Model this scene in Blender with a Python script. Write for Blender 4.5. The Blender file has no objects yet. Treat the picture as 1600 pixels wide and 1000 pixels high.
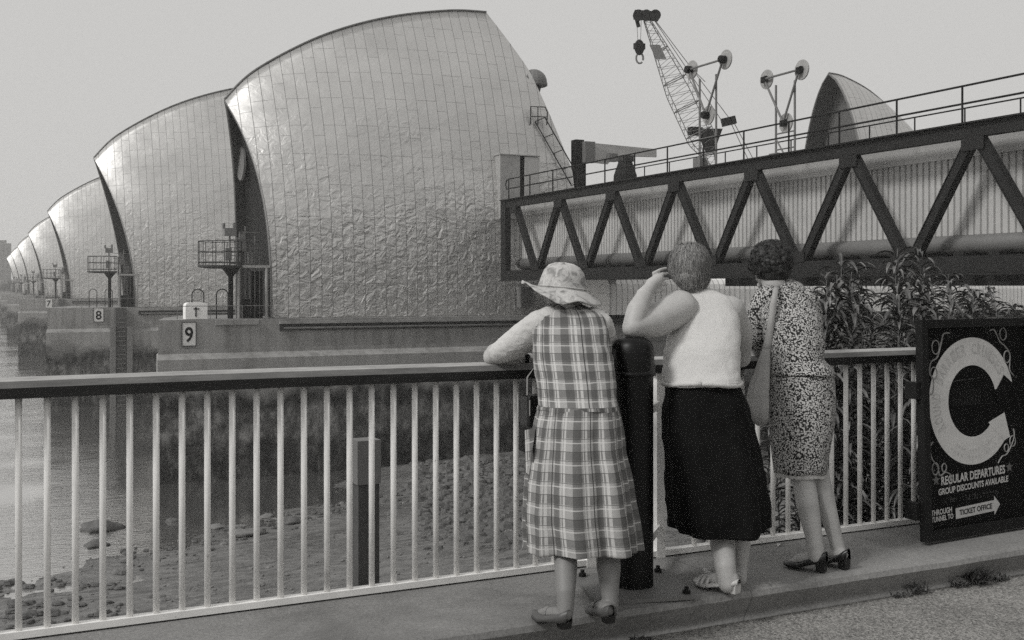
import bpy, bmesh, math, random
from math import sin, cos, pi, radians, sqrt, atan2
from mathutils import Vector, Matrix, noise
random.seed(7); DENOISE = False
SC = bpy.context.scene
COL = SC.collection
# ------------------------------------------------------------------ camera, sky, sun, exposure
FPX = 1700.0; HY = 449.0; EZ = 1.53
YAW = math.atan(830.0/FPX); S = sin(YAW); C_ = cos(YAW)
cam_d = bpy.data.cameras.new('camera'); cam = bpy.data.objects.new('camera', cam_d); COL.objects.link(cam)
cam_d.sensor_width = 36.0; cam_d.lens = 36.0*FPX/1600.0
cam_d.clip_start = 0.1; cam_d.clip_end = 6000
cam_d.shift_y = -(500.0-HY)/1600.0
cam.location = (0, 0, EZ); cam.rotation_euler = (pi/2, 0, -YAW)
SC.camera = cam
SUN_DIR = Vector((1.0, 0.16, -0.92)).normalized()      # travel direction of the light
sun_el = math.asin(-SUN_DIR.z); sun_az = atan2(-SUN_DIR.x, -SUN_DIR.y)
w = bpy.data.worlds.new("World"); SC.world = w; w.use_nodes = True
nt = w.node_tree; nt.nodes.clear()
sky = nt.nodes.new('ShaderNodeTexSky'); sky.sky_type = 'NISHITA'; sky.sun_disc = False
sky.sun_elevation = sun_el; sky.sun_rotation = sun_az; sky.air_density = 1.0; sky.dust_density = 6.0; sky.ozone_density = 1.0
hs = nt.nodes.new('ShaderNodeHueSaturation'); hs.inputs['Saturation'].default_value = 0.04
mx = nt.nodes.new('ShaderNodeMix'); mx.data_type = 'RGBA'; mx.inputs[0].default_value = 0.93
mx.inputs[7].default_value = (4.50, 4.45, 4.35, 1)
bg = nt.nodes.new('ShaderNodeBackground'); bg.inputs[1].default_value = 0.1
ow = nt.nodes.new('ShaderNodeOutputWorld')
nt.links.new(sky.outputs[0], hs.inputs['Color']); nt.links.new(hs.outputs[0], mx.inputs[6])
nt.links.new(mx.outputs[2], bg.inputs[0]); nt.links.new(bg.outputs[0], ow.inputs[0])
sd = bpy.data.lights.new('sun', 'SUN'); sd.energy = 1.45; sd.angle = radians(12); sd.color = (1, .99, .97)
so = bpy.data.objects.new('sun', sd); COL.objects.link(so); so.location = (-20, 0, 30)
so.rotation_euler = SUN_DIR.to_track_quat('-Z', 'Y').to_euler()
SC.view_settings.view_transform = 'Standard'; SC.view_settings.look = 'None'
SC.view_settings.exposure = 0.42; SC.view_settings.gamma = 1.0
SC.cycles.use_denoising = DENOISE; SC.cycles.use_adaptive_sampling = True; SC.cycles.adaptive_threshold = .036; SC.cycles.adaptive_min_samples = 56; SC.cycles.sample_clamp_indirect = .9; SC.cycles.sample_clamp_direct = 2.5; SC.cycles.max_bounces = 6; SC.cycles.volume_bounces = 1; SC.cycles.transparent_max_bounces = 6
# ------------------------------------------------------------------ pixel helpers (photo pixels, 1600 wide)
def rdir(px):
    t = (px-800.0)/FPX
    return S+t*C_, C_-t*S
def P(px, py, d):
    x, y = rdir(px); return Vector((x*d, y*d, EZ+(HY-py)/FPX*d))
def PY(px, py, Y): return P(px, py, Y/rdir(px)[1])
def PX(px, py, X): return P(px, py, X/rdir(px)[0])
def PZ(px, py, Z): return P(px, py, (EZ-Z)*FPX/(py-HY))
# ------------------------------------------------------------------ mesh helpers
class MB:
    def __init__(s): s.v = []; s.f = []; s.uv = {}; s.mi = {}
    def add(s, vs, fs, uvs=None, mi=0):
        o = len(s.v); s.v += [Vector(p) for p in vs]
        for k, f in enumerate(fs):
            if uvs: s.uv[len(s.f)] = uvs[k]
            if mi: s.mi[len(s.f)] = mi
            s.f.append(tuple(i+o for i in f))
    def box(s, a, b, rz=0, piv=None):
        x0, y0, z0 = a; x1, y1, z1 = b
        vs = [(x0,y0,z0),(x1,y0,z0),(x1,y1,z0),(x0,y1,z0),(x0,y0,z1),(x1,y0,z1),(x1,y1,z1),(x0,y1,z1)]
        if rz:
            c = Vector(piv) if piv else Vector(((x0+x1)/2, (y0+y1)/2, 0)); M = Matrix.Rotation(rz, 3, 'Z')
            vs = [M @ (Vector(p)-c)+c for p in vs]
        s.add(vs, [(0,3,2,1),(4,5,6,7),(0,1,5,4),(1,2,6,5),(2,3,7,6),(3,0,4,7)])
    def frame(s, p0, p1):
        d = (Vector(p1)-Vector(p0)); 
        if d.length < 1e-9: d = Vector((0,0,1))
        d.normalize(); up = Vector((0,0,1)) if abs(d.z) < .95 else Vector((1,0,0))
        r = d.cross(up).normalized(); u = r.cross(d).normalized(); return d, r, u
    def bar(s, p0, p1, w, h):
        p0 = Vector(p0); p1 = Vector(p1); d, r, u = s.frame(p0, p1)
        vs = []
        for p in (p0, p1):
            for a, b in ((-1,-1),(1,-1),(1,1),(-1,1)): vs.append(p+r*(a*w/2)+u*(b*h/2))
        s.add(vs, [(0,1,2,3),(7,6,5,4),(0,4,5,1),(1,5,6,2),(2,6,7,3),(3,7,4,0)])
    def tube(s, p0, p1, r0, r1=None, n=8, caps=True):
        r1 = r0 if r1 is None else r1
        p0 = Vector(p0); p1 = Vector(p1); d, r, u = s.frame(p0, p1); vs = []
        for p, q in ((p0, r0), (p1, r1)):
            for k in range(n):
                a = 2*pi*k/n; vs.append(p+r*(cos(a)*q)+u*(sin(a)*q))
        fs = [(k, (k+1) % n, n+(k+1) % n, n+k) for k in range(n)]
        if caps: fs += [tuple(range(n-1, -1, -1)), tuple(range(n, 2*n))]
        s.add(vs, fs)
    def path(s, pts, r, n=6):
        pts = [Vector(p) for p in pts]; vs = []; m = len(pts)
        ref = None
        for i, p in enumerate(pts):
            t = (pts[min(i+1, m-1)]-pts[max(i-1, 0)]).normalized()
            if ref is None: ref = s.frame(p, p+t)[1]
            ref = (ref-t*ref.dot(t)).normalized(); b = t.cross(ref)
            q = r[i] if isinstance(r, (list, tuple)) else r
            for k in range(n):
                a = 2*pi*k/n; vs.append(p+ref*(cos(a)*q)+b*(sin(a)*q))
        fs = []
        for i in range(m-1):
            for k in range(n):
                fs.append((i*n+k, i*n+(k+1) % n, (i+1)*n+(k+1) % n, (i+1)*n+k))
        fs += [tuple(range(n-1, -1, -1)), tuple(range((m-1)*n, m*n))]
        s.add(vs, fs)
    def lathe(s, c, prof, n=24, axis=None):
        c = Vector(c); d, r, u = (Vector((0,0,1)), Vector((1,0,0)), Vector((0,1,0))) if axis is None else s.frame((0,0,0), axis)
        vs = []
        for (q, h) in prof:
            for k in range(n):
                a = 2*pi*k/n; vs.append(c+d*h+r*(cos(a)*q)+u*(sin(a)*q))
        fs = []
        for i in range(len(prof)-1):
            for k in range(n): fs.append((i*n+k, i*n+(k+1) % n, (i+1)*n+(k+1) % n, (i+1)*n+k))
        fs += [tuple(range(n-1, -1, -1)), tuple(range((len(prof)-1)*n, len(prof)*n))]
        s.add(vs, fs)
    def prism(s, poly, vec):
        n = len(poly); vec = Vector(vec); vs = [Vector(p) for p in poly]+[Vector(p)+vec for p in poly]
        s.add(vs, [tuple(range(n-1, -1, -1)), tuple(range(n, 2*n))]+[(k, (k+1) % n, n+(k+1) % n, n+k) for k in range(n)])
    def ell(s, c, rad, n=14, m=9, M=None):
        c = Vector(c); vs = []; fs = []
        for i in range(m+1):
            th = pi*i/m
            for k in range(n):
                a = 2*pi*k/n; p = Vector((rad[0]*sin(th)*cos(a), rad[1]*sin(th)*sin(a), rad[2]*cos(th)))
                vs.append(c+(M @ p if M else p))
        for i in range(m):
            for k in range(n): fs.append((i*n+k, (i+1)*n+k, (i+1)*n+(k+1) % n, i*n+(k+1) % n))
        s.add(vs, fs)
    def cap(s, p0, r0, p1, r1, n=30):
        p0 = Vector(p0); p1 = Vector(p1); d, r, u = s.frame(p0, p1); L = (p1-p0).length; prof = []
        for i in range(1, 6): a = -pi/2+pi/2*i/5; prof.append((r0*cos(a)+1e-4, r0*sin(a)))
        for i in range(0, 5): a = pi/2*i/5; prof.append((r1*cos(a)+1e-4, L+r1*sin(a)))
        s.lathe(p0, prof, n, axis=p1-p0)
    def mesh(s, name, mats, org=Vector((0,0,0)), smooth=False):
        me = bpy.data.meshes.new(name); me.from_pydata([tuple(p-org) for p in s.v], [], s.f)
        if s.uv:
            ul = me.uv_layers.new(name='uv')
            for fi, p in enumerate(me.polygons):
                if fi in s.uv:
                    for j, li in enumerate(p.loop_indices): ul.data[li].uv = s.uv[fi][j]
        for m in (mats if isinstance(mats, (list, tuple)) else [mats]): me.materials.append(m)
        for fi, k in s.mi.items(): me.polygons[fi].material_index = k
        if smooth:
            for p in me.polygons: p.use_smooth = True
        me.update()
        return me
    def build(s, name, mats, parent=None, smooth=False, org=None, auto=None):
        if parent is not None: org = wpos(parent)
        elif org is None:
            zs = min(p.z for p in s.v); n = len(s.v)
            org = Vector((sum(p.x for p in s.v)/n, sum(p.y for p in s.v)/n, zs))
        me = s.mesh(name, mats, Vector(org), smooth)
        if auto:
            me.update()
            try: me.set_sharp_from_angle(angle=radians(auto))
            except Exception: pass
        o = bpy.data.objects.new(name, me); COL.objects.link(o)
        if parent is None: o.location = org
        else: o.parent = parent
        return o
def wpos(o):
    p = Vector(o.location)
    while o.parent is not None: o = o.parent; p = p+Vector(o.location)
    return p
def tag(o, label=None, cat=None, group=None, kind=None):
    if label: o['label'] = label
    if cat: o['category'] = cat
    if group: o['group'] = group
    if kind: o['kind'] = kind
    return o
def thing(name, label, cat, loc=(0,0,0), group=None):
    o = bpy.data.objects.new(name, None); COL.objects.link(o); o.location = loc; o.empty_display_size = .2
    return tag(o, label, cat, group)
def copy_tree(o, off=Vector((0,0,0)), parent=None, skip=()):
    c = o.copy(); COL.objects.link(c)
    if parent is None: c.location = Vector(o.location)+Vector(off)
    else: c.parent = parent
    for ch in [x for x in list(COL.objects) if x.parent == o]:
        if ch.name.split('.')[0] in skip: continue
        copy_tree(ch, parent=c)
    return c
def mod_apply(o):
    dg = bpy.context.evaluated_depsgraph_get(); dg.update()
    me = bpy.data.meshes.new_from_object(o.evaluated_get(dg)); o.modifiers.clear(); o.data = me
    return o
def remesh(o, vox=.006, it=4, fac=.5):
    m = o.modifiers.new('r', 'REMESH'); m.mode = 'VOXEL'; m.voxel_size = vox; m.use_smooth_shade = True
    if it:
        m2 = o.modifiers.new('s', 'SMOOTH'); m2.factor = fac; m2.iterations = it
    mats = list(o.data.materials); mod_apply(o)
    if len(o.data.materials) == 0:
        for q in mats: o.data.materials.append(q)
    for p in o.data.polygons: p.use_smooth = True
    return o
def solid(o, t):
    m = o.modifiers.new('t', 'SOLIDIFY'); m.thickness = t; m.offset = -1
# ------------------------------------------------------------------ materials
def g(v): return (v*1.0, v*.99, v*.97, 1)
class NT:
    def __init__(s, name):
        s.m = bpy.data.materials.new(name); s.m.use_nodes = True; s.t = s.m.node_tree
        s.b = s.t.nodes['Principled BSDF']; s.tc = s.t.nodes.new('ShaderNodeTexCoord')
    def n(s, ty, **kw):
        x = s.t.nodes.new(ty)
        for k, v in kw.items(): setattr(x, k, v)
        return x
    def l(s, a, b): s.t.links.new(a, b)
    def co(s, scale=(1,1,1), src='Object', rot=(0,0,0)):
        mp = s.n('ShaderNodeMapping'); mp.inputs['Scale'].default_value = scale; mp.inputs['Rotation'].default_value = rot
        s.l(s.tc.outputs[src], mp.inputs[0]); return mp.outputs[0]
    def noise(s, co, sc, det=4, rough=.6, dist=0):
        x = s.n('ShaderNodeTexNoise'); x.inputs['Scale'].default_value = sc; x.inputs['Detail'].default_value = det
        x.inputs['Roughness'].default_value = rough; x.inputs['Distortion'].default_value = dist; s.l(co, x.inputs['Vector']); return x.outputs['Fac']
    def vor(s, co, sc, feat='F1', rnd=1):
        x = s.n('ShaderNodeTexVoronoi'); x.feature = feat; x.inputs['Scale'].default_value = sc
        x.inputs['Randomness'].default_value = rnd; s.l(co, x.inputs['Vector']); return x
    def ramp(s, fac, stops, interp='LINEAR'):
        x = s.n('ShaderNodeValToRGB'); e = x.color_ramp.elements; x.color_ramp.interpolation = interp
        while len(e) < len(stops): e.new(.5)
        for k, (p, v) in enumerate(stops): e[k].position = p; e[k].color = g(v) if not isinstance(v, tuple) else v
        s.l(fac, x.inputs[0]); return x.outputs[0]
    def math(s, op, a, b=None, clamp=False):
        x = s.n('ShaderNodeMath', operation=op, use_clamp=clamp)
        for i, q in enumerate((a, b)):
            if q is None: continue
            if isinstance(q, (int, float)): x.inputs[i].default_value = q
            else: s.l(q, x.inputs[i])
        return x.outputs[0]
    def mix(s, fac, a, b, mode='MIX'):
        x = s.n('ShaderNodeMix', data_type='RGBA', blend_type=mode)
        for i, q in ((0, fac), (6, a), (7, b)):
            if isinstance(q, (int, float)):
                if i == 0: x.inputs[0].default_value = q
                else: x.inputs[i].default_value = g(q)
            else: s.l(q, x.inputs[i])
        return x.outputs[2]
    def bump(s, h, strength=.3, dist=.01, prev=None):
        x = s.n('ShaderNodeBump'); x.inputs['Strength'].default_value = strength; x.inputs['Distance'].default_value = dist
        s.l(h, x.inputs['Height'])
        if prev is not None: s.l(prev, x.inputs['Normal'])
        return x.outputs[0]
    def done(s, col=None, rough=.6, metal=0., nrm=None, spec=None):
        if col is not None:
            if isinstance(col, (int, float)): s.b.inputs['Base Color'].default_value = g(col)
            else: s.l(col, s.b.inputs['Base Color'])
        if isinstance(rough, (int, float)): s.b.inputs['Roughness'].default_value = rough
        else: s.l(rough, s.b.inputs['Roughness'])
        s.b.inputs['Metallic'].default_value = metal
        if nrm is not None: s.l(nrm, s.b.inputs['Normal'])
        if spec is not None: s.b.inputs['Specular IOR Level'].default_value = spec
        return s.m
def plain(name, v, rough=.6, metal=0., var=.25, sc=6., bs=.15, bd=.004, spec=.5, vox='Object'):
    """paint / concrete like: value v with mottled variation and fine bump"""
    q = NT(name); co = q.co(); n1 = q.noise(co, sc, 5, .65); n2 = q.noise(co, sc*14, 3, .6)
    f = q.math('ADD', q.math('MULTIPLY', n1, .65), q.math('MULTIPLY', n2, .35))
    c = q.ramp(f, [(.3, v*(1-var)), (.7, v*(1+var))])
    return q.done(c, rough, metal, q.bump(n2, bs, bd), spec)
M = {}
M['paint_dark'] = plain('dark_bridge_paint', .015, .65, var=.35, sc=1.2, bs=.1, spec=.25)
M['paint_black'] = plain('black_paint', .003, .42, var=.5, sc=5, bs=.05, spec=.25)
M['rail_dark'] = plain('dark_rail', .010, .5, var=.5, sc=8, bs=.2)
def m_bars():
    q = NT('chipped_white_bar_paint'); co = q.co(); n = q.noise(co, 7, 4, .6); sp = q.noise(q.co((1,1,.6)), 38, 3, .7); r = q.noise(co, 3, 3, .6)
    c = q.ramp(n, [(.3, .76), (.7, .88)]); c = q.mix(q.ramp(sp, [(.70, 0.), (.74, 1.)]), c, .05); c = q.mix(q.ramp(r, [(.6, 0.), (.85, .6)]), c, .35)
    return q.done(c, .5, 0, q.bump(n, .1, .003))
M['white_paint'] = m_bars()
M['galv'] = plain('galvanised_steel', .16, .5, .3, var=.3, sc=4)
M['galv_light'] = plain('light_metal', .34, .5, .2, var=.2, sc=4)
M['dull_mid'] = plain('mid_grey_paint', .14, .6, var=.2, sc=3)
M['board_white'] = plain('board_white', .62, .5, var=.05, sc=9)
M['clad'] = plain('pale_cladding', .42, .5, .0, var=.10, sc=1.2, bs=.05)
M['clad_white'] = plain('white_cladding', .84, .55, var=.10, sc=.8, bs=.05)
M['duct'] = plain('duct_cladding', .13, .55, var=.15, sc=.8, bs=.05)
ORD = ['first','second','third','fourth','fifth','sixth','seventh','eighth','ninth','tenth','eleventh','twelfth','thirteenth','fourteenth','fifteenth','sixteenth','seventeenth','eighteenth','nineteenth','twentieth','last']
M['lamp'] = plain('lamp_glass', .5, .2)
# ---- richer materials
def m_steel():
    q = NT('stainless_panel_steel'); uv = q.co(src='UV')
    br = q.n('ShaderNodeTexBrick'); q.l(uv, br.inputs['Vector'])
    br.offset = .37; br.offset_frequency = 3; br.squash = 1
    for k, v in (('Scale', 1.), ('Mortar Size', .011), ('Mortar Smooth', .3), ('Bias', 0.), ('Brick Width', 1.85), ('Row Height', .62)): br.inputs[k].default_value = v
    br.inputs['Color1'].default_value = (1,1,1,1); br.inputs['Color2'].default_value = (.965,.965,.965,1); br.inputs['Mortar'].default_value = (1,1,1,1)
    n0 = q.noise(q.co((.22, .12, 1), 'UV'), 1., 3, .5)
    base = q.mix(1., br.outputs['Color'], q.ramp(n0, [(.3, .54), (.7, .64)]), 'MULTIPLY')
    col = q.mix(br.outputs['Fac'], base, .24)
    sv = q.n('ShaderNodeSeparateXYZ'); q.l(q.tc.outputs['UV'], sv.inputs[0]); row = q.math('FLOOR', q.math('DIVIDE', sv.outputs[1], .62)); cb = q.n('ShaderNodeCombineXYZ')
    q.l(q.math('ADD', q.math('MULTIPLY', sv.outputs[0], 2.1), q.math('MULTIPLY', row, 13.7)), cb.inputs[0]); q.l(q.math('MULTIPLY', sv.outputs[1], 1.7), cb.inputs[1])
    dent = q.noise(cb.outputs[0], 1., 2, .55, .9)
    fine = q.noise(q.co((7, 3.5, 1), 'UV'), 1., 2, .5)
    big = q.noise(q.co((.33, .25, 1), 'UV'), 1., 2, .5)
    su = q.n('ShaderNodeSeparateXYZ'); q.l(q.tc.outputs['UV'], su.inputs[0]); edge = q.math('ADD', su.outputs[0], q.math('MULTIPLY', q.math('SUBTRACT', q.noise(q.co((.2, .16, 1), 'UV'), 1., 3, .5), .5), 14.))
    low = q.ramp(q.math('DIVIDE', edge, 20.), [(.30, 1.), (.56, .16)])
    n = q.bump(big, .45, .5); n = q.bump(q.math('MULTIPLY', dent, low), 1., .13, n); n = q.bump(q.math('MULTIPLY', fine, low), .3, .015, n)
    n = q.bump(q.math('MULTIPLY', br.outputs['Fac'], -1), .5, .02, n)
    ln = q.math('ABSOLUTE', q.math('SUBTRACT', q.math('FRACT', q.math('DIVIDE', su.outputs[1], .62)), .5))
    col = q.mix(q.math('MULTIPLY', q.math('GREATER_THAN', ln, .470), .5), col, .10)
    return q.done(col, .50, .9, n, .5)
M['steel'] = m_steel()
def m_concrete(name, v, algae=None, stain=.5, sc=.35):
    q = NT(name); co = q.co(src='Object'); geo = q.n('ShaderNodeNewGeometry')
    sep = q.n('ShaderNodeSeparateXYZ'); q.l(geo.outputs['Position'], sep.inputs[0])
    mpw = q.n('ShaderNodeMapping'); mpw.inputs['Scale'].default_value = (2.2, 2.2, .10); q.l(geo.outputs['Position'], mpw.inputs[0])
    streak = q.noise(mpw.outputs[0], 1., 5, .65)
    mpb = q.n('ShaderNodeMapping'); mpb.inputs['Scale'].default_value = (sc, sc, sc*1.2); q.l(geo.outputs['Position'], mpb.inputs[0])
    blot = q.noise(mpb.outputs[0], 1., 6, .65); fine = q.noise(mpb.outputs[0], 40., 3, .6)
    c = q.ramp(blot, [(.25, v*.7), (.75, v*1.25)])
    c = q.mix(q.math('MULTIPLY', q.ramp(streak, [(.45, 0.), (.72, 1.)]), stain), c, q.mix(1., c, .45, 'MULTIPLY'))
    c = q.mix(.25, c, q.ramp(fine, [(.3, v*.5), (.7, v*1.5)]))
    if algae is not None:
        z0, z1 = algae     # below z0 fully dark weed
        edge = q.math('ADD', sep.outputs['Z'], q.math('MULTIPLY', q.math('SUBTRACT', blot, .5), 3.2))
        mr = q.n('ShaderNodeMapRange'); mr.inputs['From Min'].default_value = z0; mr.inputs['From Max'].default_value = z1
        mr.inputs['To Min'].default_value = 1; mr.inputs['To Max'].default_value = 0; mr.clamp = True
        q.l(edge, mr.inputs['Value'])
        mpa = q.n('ShaderNodeMapping'); mpa.inputs['Scale'].default_value = (1.1, 1.1, .6); q.l(geo.outputs['Position'], mpa.inputs[0])
        wn = q.noise(mpa.outputs[0], 1.6, 8, .8)
        weed = q.ramp(wn, [(.36, .006), (.50, .028), (.66, .12)])
        tuft_ = q.ramp(wn, [(.34, .012), (.48, .07), (.64, .24)]); zz = q.math('ABSOLUTE', q.math('ADD', q.math('ADD', sep.outputs['Z'], 5.5), q.math('MULTIPLY', q.math('SUBTRACT', blot, .5), 2.)))
        weed = q.mix(q.ramp(zz, [(.55, 1.), (1.15, 0.)]), weed, tuft_)
        c = q.mix(mr.outputs[0], c, weed)
    return q.done(c, .85, 0, q.bump(fine, .3, .02), .3)
M['conc'] = m_concrete('pier_concrete', .27, (-4.1, -3.0))
M['conc_top'] = m_concrete('pier_wall_concrete', .28, None, .95)
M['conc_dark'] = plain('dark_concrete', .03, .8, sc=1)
def m_plinth():
    q = NT('plinth_concrete'); co = q.co()
    n1 = q.noise(co, 1.3, 6, .7); n2 = q.noise(co, 60, 4, .7); v = q.vor(co, 130)
    c = q.ramp(n1, [(.28, .14), (.5, .23), (.75, .31)])
    c = q.mix(.38, c, q.ramp(n2, [(.3, .05), (.7, .34)]))
    c = q.mix(q.ramp(v.outputs['Distance'], [(.08, .55), (.2, 0.)]), c, .30)
    cr = q.noise(co, 3.1, 4, .6, 1.5)
    c = q.mix(q.ramp(q.math('ABSOLUTE', q.math('SUBTRACT', cr, .5)), [(0., .6), (.004, 0.)]), c, .08)
    sj = q.n('ShaderNodeSeparateXYZ'); q.l(q.tc.outputs['Object'], sj.inputs[0])
    jt = q.math('LESS_THAN', q.math('ABSOLUTE', q.math('SUBTRACT', q.math('FRACT', q.math('DIVIDE', q.math('SUBTRACT', sj.outputs[0], 3.16-1.6), 3.2)), .5)), .0013)
    c = q.mix(q.math('MULTIPLY', jt, .5), c, .06); stn = q.noise(co, .8, 4, .7, .8); c = q.mix(q.ramp(stn, [(.52, 0.), (.7, .55)]), c, .085)
    return q.done(c, .9, 0, q.bump(n2, .45, .006), .25)
M['plinth'] = m_plinth()
def m_road():
    q = NT('road_gravel_asphalt'); co = q.co()
    v = q.vor(co, 95); v2 = q.vor(co, 170); n = q.noise(co, 2, 4, .6)
    c = q.ramp(v.outputs['Color'], [(.1, .05), (.45, .16), (.8, .40)])
    c = q.mix(.5, c, q.ramp(v2.outputs['Color'], [(.1, .04), (.9, .46)]))
    c = q.mix(1., c, q.ramp(n, [(.3, .75), (.7, 1.1)]), 'MULTIPLY')
    return q.done(c, .9, 0, q.bump(v.outputs['Distance'], .8, .006), .3)
M['road'] = m_road()
def m_mud():
    q = NT('foreshore_mud'); co = q.co(); n1 = q.noise(co, .22, 6, .7); n2 = q.noise(q.co((1, 2.2, 1)), 1.6, 6, .7); n3 = q.noise(co, 9, 4, .7)
    c = q.ramp(n1, [(.3, .07), (.5, .13), (.7, .19)])
    c = q.mix(.5, c, q.ramp(n2, [(.32, .02), (.48, .12), (.62, .28)]))
    st = q.noise(q.co((.25, 1.3, 1), rot=(0, 0, -.35)), 1., 5, .65); c = q.mix(q.ramp(st, [(.56, 0.), (.66, .75)]), c, .02)
    c = q.mix(.22, c, q.ramp(n3, [(.3, .02), (.7, .26)]))
    r = q.ramp(n1, [(.4, .22), (.62, .7)])
    n = q.bump(n2, .7, .14); n = q.bump(n3, .5, .03, n)
    return q.done(c, r, 0, n, .5)
M['mud'] = m_mud()
def m_water():
    q = NT('river_water'); co = q.co((.9, 1.0, 1)); n1 = q.noise(q.co((.35, 1.1, 1)), 1.0, 3, .6, .3); n2 = q.noise(q.co((1.6, 4.2, 1)), 1.4, 4, .6)
    so2 = q.n('ShaderNodeSeparateXYZ'); q.l(q.tc.outputs['Object'], so2.inputs[0])
    pm = q.math('ADD', so2.outputs[0], q.math('MULTIPLY', q.noise(q.co((.25, .5, 1)), 1., 3, .6), 3.))
    patch = q.math('MULTIPLY', q.ramp(q.noise(q.co((.06, .10, 1)), 1., 2, .5), [(.40, .12), (.58, 1.)]), q.ramp(q.math('DIVIDE', pm, 12.), [(.55, 1.), (.85, .02)]))
    n = q.bump(q.math('MULTIPLY', n1, patch), .4, .10); n = q.bump(q.math('MULTIPLY', n2, patch), .7, .05, n)
    q.b.inputs['IOR'].default_value = 1.33
    return q.done(.62, .05, .93, n, 1.)
M['water'] = m_water()
M['rock'] = plain('wet_rock', .09, .55, var=.6, sc=5, bs=.6, bd=.03)
M['rock_pale'] = plain('pale_rock', .17, .7, var=.4, sc=4, bs=.5, bd=.03)
def m_leaf(name, v):
    q = NT(name); n = q.noise(q.co(), 14, 3, .6)
    return q.done(q.ramp(n, [(.3, v*.6), (.7, v*1.5)]), .5, 0, None, .5)
M['leaf'] = m_leaf('weed_leaf', .065); M['leaf2'] = m_leaf('pale_weed_leaf', .13); M['stem'] = m_leaf('weed_stem', .10)
def m_skin(name, v):
    q = NT(name); co = q.co(); n = q.noise(co, 9, 4, .6); f = q.noise(co, 160, 2, .6)
    q.b.inputs['Subsurface Weight'].default_value = .08; q.b.inputs['Subsurface Radius'].default_value = (.01, .01, .01)
    return q.done(q.ramp(n, [(.3, v*.88), (.7, v*1.1)]), .55, 0, q.bump(f, .15, .002), .4)
M['skin'] = m_skin('pale_skin', .42); M['leg1'] = m_skin('dark_stockinged_skin', .19); M['leg2'] = m_skin('leg_skin', .41); M['skin3'] = m_skin('tanned_skin', .33); M['stock'] = m_skin('stockinged_skin', .36)
def m_cloth(name, v, sc=260, bs=.5, var=.2, rough=.95):
    q = NT(name); co = q.co(); wv = q.vor(co, sc); n = q.noise(co, 5, 4, .6)
    wr = q.noise(co, 7, 3, .55, .6)
    c = q.ramp(n, [(.3, v*(1-var)), (.7, v*(1+var))])
    c = q.mix(q.ramp(wv.outputs['Distance'], [(.2, 0.), (.8, .5)]), c, v*.5)
    nn = q.bump(wr, .35, .02); nn = q.bump(wv.outputs['Distance'], bs, .003, nn)
    return q.done(c, rough, 0, nn, .2)
M['knit'] = m_cloth('white_knit', .66, 300, .6, .06)
M['sleeve'] = m_cloth('white_cotton', .62, 500, .3, .06)
M['black_cloth'] = m_cloth('black_cotton', .006, 420, .3, .4)
M['canvas'] = m_cloth('pale_canvas', .40, 500, .4, .15)
M['slip'] = m_cloth('white_slip', .6, 500, .2, .05)
def m_plaid():
    q = NT('plaid_cotton'); sx = q.n('ShaderNodeSeparateXYZ'); q.l(q.tc.outputs['UV'], sx.inputs[0])
    u, v = sx.outputs[0], sx.outputs[1]
    nz = q.noise(q.co(), 350, 2, .6)
    def pulse(x, per, ctr, wd):
        f = q.math('FRACT', q.math('ADD', q.math('DIVIDE', x, per), 10.5-ctr))
        d = q.math('ABSOLUTE', q.math('SUBTRACT', f, .5)); return q.math('LESS_THAN', d, wd/2)
    c = q.ramp(nz, [(.3, .26), (.7, .40)])
    U, V = .092, .089
    c = q.mix(q.math('MULTIPLY', pulse(u, U, .2, .34), .62), c, .05)
    c = q.mix(q.math('MULTIPLY', pulse(v, V, .2, .36), .52), c, .05)
    c = q.mix(q.math('MULTIPLY', pulse(u, U, .62, .11), .6), c, .62)
    c = q.mix(q.math('MULTIPLY', pulse(u, U, .47, .045), .65), c, .60)
    c = q.mix(q.math('MULTIPLY', pulse(v, V, .60, .055), .6), c, .60)
    c = q.mix(q.math('MULTIPLY', pulse(u, U*2, .44, .028), .85), c, .03)
    c = q.mix(q.math('MULTIPLY', pulse(v, V, .00, .035), .75), c, .04)
    c = q.mix(q.math('MULTIPLY', pulse(v, V, .42, .035), .7), c, .04)
    wr = q.noise(q.co(), 6, 3, .55, .5)
    return q.done(c, .9, 0, q.bump(nz, .2, .002, q.bump(wr, .4, .02)), .2)
M['plaid'] = m_plaid()
def m_floral():
    q = NT('flower_print_cotton'); vv = q.vor(q.co(src='UV'), 134., rnd=.75); wr = q.noise(q.co(), 7, 3, .55, .5)
    n = q.noise(q.co(src='UV'), 150, 2, .6)
    d = q.math('ADD', vv.outputs['Distance'], q.math('MULTIPLY', q.math('SUBTRACT', n, .5), .35))
    c = q.ramp(d, [(.46, .46), (.58, .018)])
    return q.done(c, .85, 0, q.bump(wr, .4, .02), .2)
M['floral'] = m_floral()
def m_hat():
    q = NT('printed_sun_hat_cotton'); co = q.co((1, 1, 1)); n1 = q.noise(co, 17, 3, .5, 1.8); n2 = q.noise(co, 60, 3, .6)
    c = q.ramp(n1, [(.36, .20), (.44, .34), (.50, .50), (.58, .42), (.66, .54)], 'LINEAR')
    return q.done(q.mix(.2, c, q.ramp(n2, [(.3, .2), (.7, .7)])), .9, 0, q.bump(n2, .2, .004), .2)
M['hat'] = m_hat()
def m_hair(name, v, sc=(90, 90, 14), hi=2.4):
    q = NT(name); n = q.noise(q.co(sc), 1., 4, .6, 1.0); n2 = q.noise(q.co(), 22, 3, .6)
    c = q.ramp(n, [(.3, v*.35), (.5, v), (.72, v*hi)]); c = q.mix(.4, c, q.ramp(n2, [(.3, v*.4), (.7, v*1.7)]))
    return q.done(c, .55, 0, q.bump(n, .6, .006), .4)
M['hair_fair'] = m_hair('fair_grey_hair', .20); M['hair_dark'] = m_hair('dark_hair', .02, (60, 60, 60), 3.)
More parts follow.
